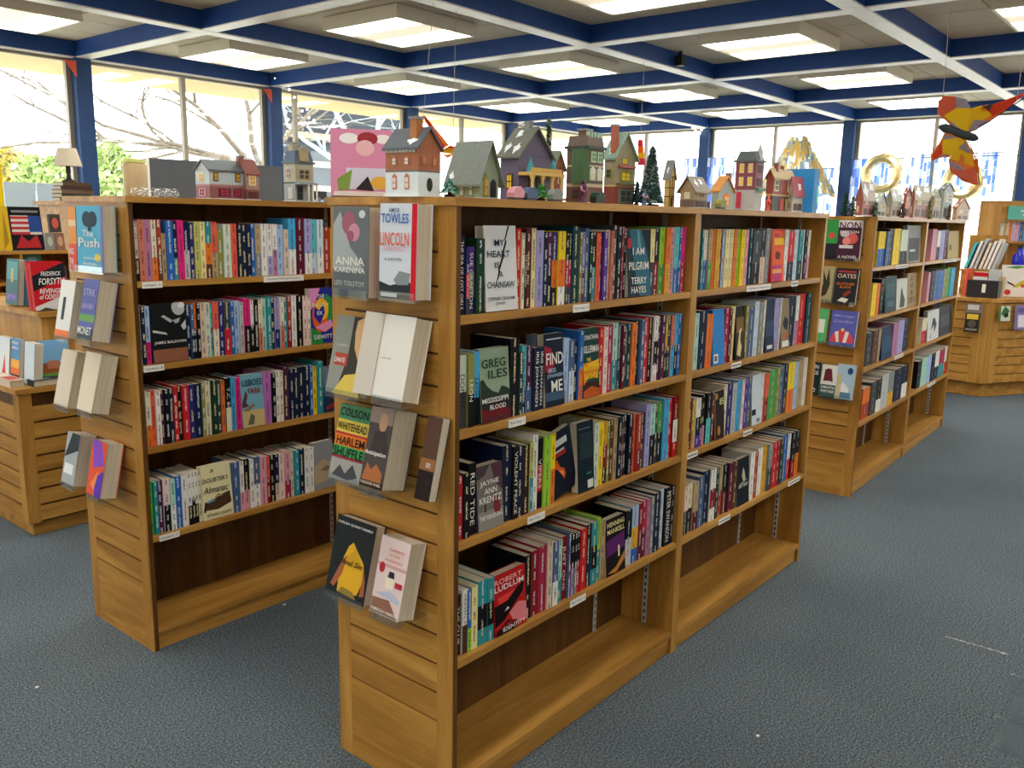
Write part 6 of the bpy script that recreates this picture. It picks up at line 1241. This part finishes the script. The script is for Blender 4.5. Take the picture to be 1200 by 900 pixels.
m = MB(); m.tube([kp(1130, 158, .0), kp(1135, 170, .03), kp(1141, 184, .05), kp(1147, 209, .06)], .004, 'blk', 5); m.tube([kp(1132, 157, .0), kp(1150, 146, .06), kp(1182, 118, .19)], .004, 'blk', 5); m.build('spar', 'matte', t)
for (x, y, x2) in ((1096, 125, 1088), (1168, 128, 1176)):
    m = MB(); b_ = kp(x, y, .05 + abs(x - 1130) * S * .3); m.tube([b_, Vector((b_.x + side.x * (x2 - x) * S * .3, b_.y + side.y * (x2 - x) * S * .3, ZB - c0.z))], .002, 'tan', 4); m.build('cord', 'string', t)
# rainbow streamer kite behind the model houses
c1 = at_y(520, 170, 4.86); S1 = (c1 - CAMP).length / 1017.0
t = thing('streamer_kite', 'red and orange streamer kite hanging behind the model cottages', 'kite', c1)
def sp(px, py, d=0.0): return side * ((px - 520) * S1) + UP * (-(py - 170) * S1) + back * d
for k, (c, pts) in enumerate((('d84c34', [(496, 139), (499, 139), (522, 172), (518, 176)]), ('e89c38', [(499, 139), (501, 141), (526, 170), (522, 172)]), ('e8c43c', [(516, 178), (522, 172), (536, 174), (534, 180)]), ('e0602c', [(518, 176), (526, 170), (534, 171), (530, 177)]), ('e8a84c', [(518, 180), (532, 179), (524, 184)]))):
    m = MB(); f = [sp(x, y, k * .01) for x, y in pts]; g = [q + back * .003 for q in f]; n = len(f)
    m.faces(f + g, [tuple(range(n)), tuple(range(2 * n - 1, n - 1, -1))] + [(i, n + i, n + (i + 1) % n, (i + 1) % n) for i in range(n)], pc(c)); m.build('streamer', 'sheer', t)
m = MB(); m.tube([sp(497, 139), (sp(494, 130).x, .0, ZB + .003 - c1.z)], .003, 'gry', 4); m.tube([sp(530, 172, .02), (sp(556, 120).x, .03, ZB + .003 - c1.z)], .003, 'gry', 4); m.build('cord', 'string', t)
# rainbow windsock tail near the timbered shop
c2 = at_y(750, 178, 4.86); S2 = (c2 - CAMP).length / 1017.0
t = thing('windsock', 'small rainbow windsock hanging right of the tall timbered shop', 'windsock', c2)
for k, (c, y0, y1) in enumerate((('d8404c', 165, 172), ('e87c30', 172, 179), ('e8c830', 179, 185), ('d8506c', 185, 192))):
    m = MB(); r0, r1 = 2.6 * S2 + k * .004, 3.0 * S2 + k * .004
    m.lathe([(r1, -(y1 - 178) * S2), (r0, -(y0 - 178) * S2)], c, 12, (y0 - 165) * S2 * .2, 0, cap=False); m.build('band', 'sheer', t)
m = MB(); m.tube([(0, 0, 13 * S2), (0, 0, ZB + .003 - c2.z)], .002, 'gry', 4); m.build('cord', 'string', t)
# red pennants at the window heads
for k, (px, py, X) in enumerate(((87, 72, 4.32), (313, 108, 6.72))):
    z = ZB - .04; t = MB(); t.prism([(-.12, z), (0, z), (0, z - .16)], 9.6, 9.605, pc('cor')); o = t.build('pennant', 'matte', None, (X + .06, 0, 0))
    tag(o, ['red pennant at the window head left of the thick blue post', 'red pennant at the window head left of the lit post'][k], 'pennant', 'red pennants')
# fairy lights
t = thing('fairy_lights', 'string of tiny warm fairy lights around the blue post by the corner window', 'fairy lights', (6.87, 9.55, 0))
rr = random.Random(12); prev = None; pts = []
for (px, py) in ((323, 92), (326, 96), (332, 89), (337, 93), (331, 100), (339, 105), (345, 114), (352, 122), (354, 130), (362, 138), (368, 141), (360, 128), (338, 140), (335, 132), (359, 156), (370, 158), (391, 155), (399, 162), (404, 160), (380, 150)):
    q = at_y(px, py, 9.55); pts.append(q - Vector((6.87, 9.55, 0)))
m = MB(); m.tube(pts, .002, 'dgn', 4); m.build('wire', 'matte', t)
for q in pts:
    m = MB(); m.lathe([(.003, -.016), (.014, -.006), (.014, .006), (.003, .016)], 'crm', 8); m.build('bulb', 'bulb', t, q)
t = thing('fairy_lights', 'few fairy lights at the back wall post above the village', 'fairy lights', (13.75, 0, 0)); pts = []
for (px, py) in ((812, 150), (815, 153), (818, 149), (822, 152), (825, 149), (820, 156)): q = at_x(px, py, 13.75); pts.append(q - Vector((13.75, 0, 0)))
m = MB(); m.tube(pts, .003, 'dgn', 4); m.build('wire', 'matte', t)
for q in pts:
    m = MB(); m.lathe([(.004, -.02), (.02, -.008), (.02, .008), (.004, .02)], 'crm', 8); m.build('bulb', 'bulb', t, q)
# foil fringe curtains and gold rings in the back windows
def fringe(lab, px0, px1, yt, yb, seed, cols):
    rnd = random.Random(seed); a_ = at_x(px0, yt, 13.85); b_ = at_x(px1, yt, 13.85); zb_ = at_x(px0, yb, 13.85).z
    t = thing('foil_curtain', lab, 'foil curtain', (13.85, b_.y, a_.z), 0, 'foil curtains in the back windows')
    n = int((a_.y - b_.y) / .05); w_ = (a_.y - b_.y) / n; m = MB()
    for k in range(n):
        if rnd.random() < .12: continue
        z = 0; y = k * w_
        for s_ in range(5):
            z1 = z - (a_.z - zb_) / 5 * rnd.uniform(.8, 1.1); x_ = rnd.uniform(-.02, .02)
            m.poly([(x_, y, z), (x_ + .01, y + w_ * .95, z), (x_ + rnd.uniform(-.02, .02), y + w_ * .95, z1), (x_, y, z1)], rnd.choice(cols)); z = z1
    m.build('strips', 'sheer', t, kind='stuff')
    y1 = a_.y - b_.y; y0 = 0 if any(b_.y < q < a_.y for q in YL) else max([q for q in YL if q <= b_.y + .1]) - b_.y
    m = MB(); m.tube([(0, y0, 0), (0, y1, 0)], .008, 'gry', 5); m.build('rail', 'paint', t)
BC = ['5c80e0', '7c9cec', 'a4bcf4', 'd8e4f8', 'f0f4fc', '6c8ce4']
fringe('blue and white foil curtain in the back window left of the spire', 802, 862, 186, 240, 1, BC)
fringe('blue and white foil curtain in the back window behind the blue box', 930, 978, 198, 250, 2, BC)
fringe('blue and white foil curtain in the back window behind the gold ring', 993, 1072, 187, 240, 3, BC)
fringe('blue and white foil curtain in the back window behind the butterfly kite', 1079, 1170, 181, 230, 4, BC)
def gold_ring(lab, px, py, rp):
    c = at_x(px, py, 13.74); r = rp * (c - CAMP).length / 1017.0 * .95
    m = MB(); n = 28; k2 = 8; v = []; f = []
    for i in range(n):
        a_ = 6.2832 * i / n
        for k in range(k2):
            b_ = 6.2832 * k / k2; rr_ = r + .07 * math.cos(b_) * (1 + .12 * (i % 2)); v.append((.07 * math.sin(b_), rr_ * math.cos(a_), rr_ * math.sin(a_)))
    for i in range(n):
        for k in range(k2): f.append((i * k2 + k, ((i + 1) % n) * k2 + k, ((i + 1) % n) * k2 + (k + 1) % k2, i * k2 + (k + 1) % k2))
    m.faces(v, f, 'f0dca0'); t = thing('gold_balloon', lab, 'balloon', c, 0, 'gold foil ring balloons'); m.build('ring', 'foil', t)
    m = MB(); m.tube([(0, 0, r), (.11, 0, ZB + .004 - c.z)], .003, 'wht', 4); m.build('cord', 'string', t)
gold_ring('gold foil ring balloon between two back window posts', 1033, 204, 17)
gold_ring('gold foil ring balloon below the butterfly kite', 1128, 212, 15)
c = at_x(938, 158, 13.6); zz = at_x(938, 222, 13.6).z - c.z; rnd = random.Random(3); m = MB()
for k in range(260):
    f = rnd.random(); z = zz * f; r = .1 + .5 * f; a_ = rnd.uniform(0, 6.2832); dz = zz * .16
    y0 = r * math.cos(a_); x0 = r * .25 * math.sin(a_)
    m.poly([(x0, y0, z), (x0 + .01, y0 + .05, z), (x0, y0 * 1.12 + .05, z + dz), (x0, y0 * 1.12, z + dz)], rnd.choice(['e8dcb0', 'd8c080', 'b8c4c8', 'f0ecd8', '8ca4b8', 'e0c070']))
t = thing('tinsel_cone', 'gold and silver tinsel cone hanging in the back window behind the pub', 'tinsel', c); m.build('strands', 'sheer', t, kind='stuff')
m = MB(); m.tube([(0, 0, 0), (.25, 0, ZB + .004 - c.z)], .003, 'wht', 4); m.build('cord', 'string', t)
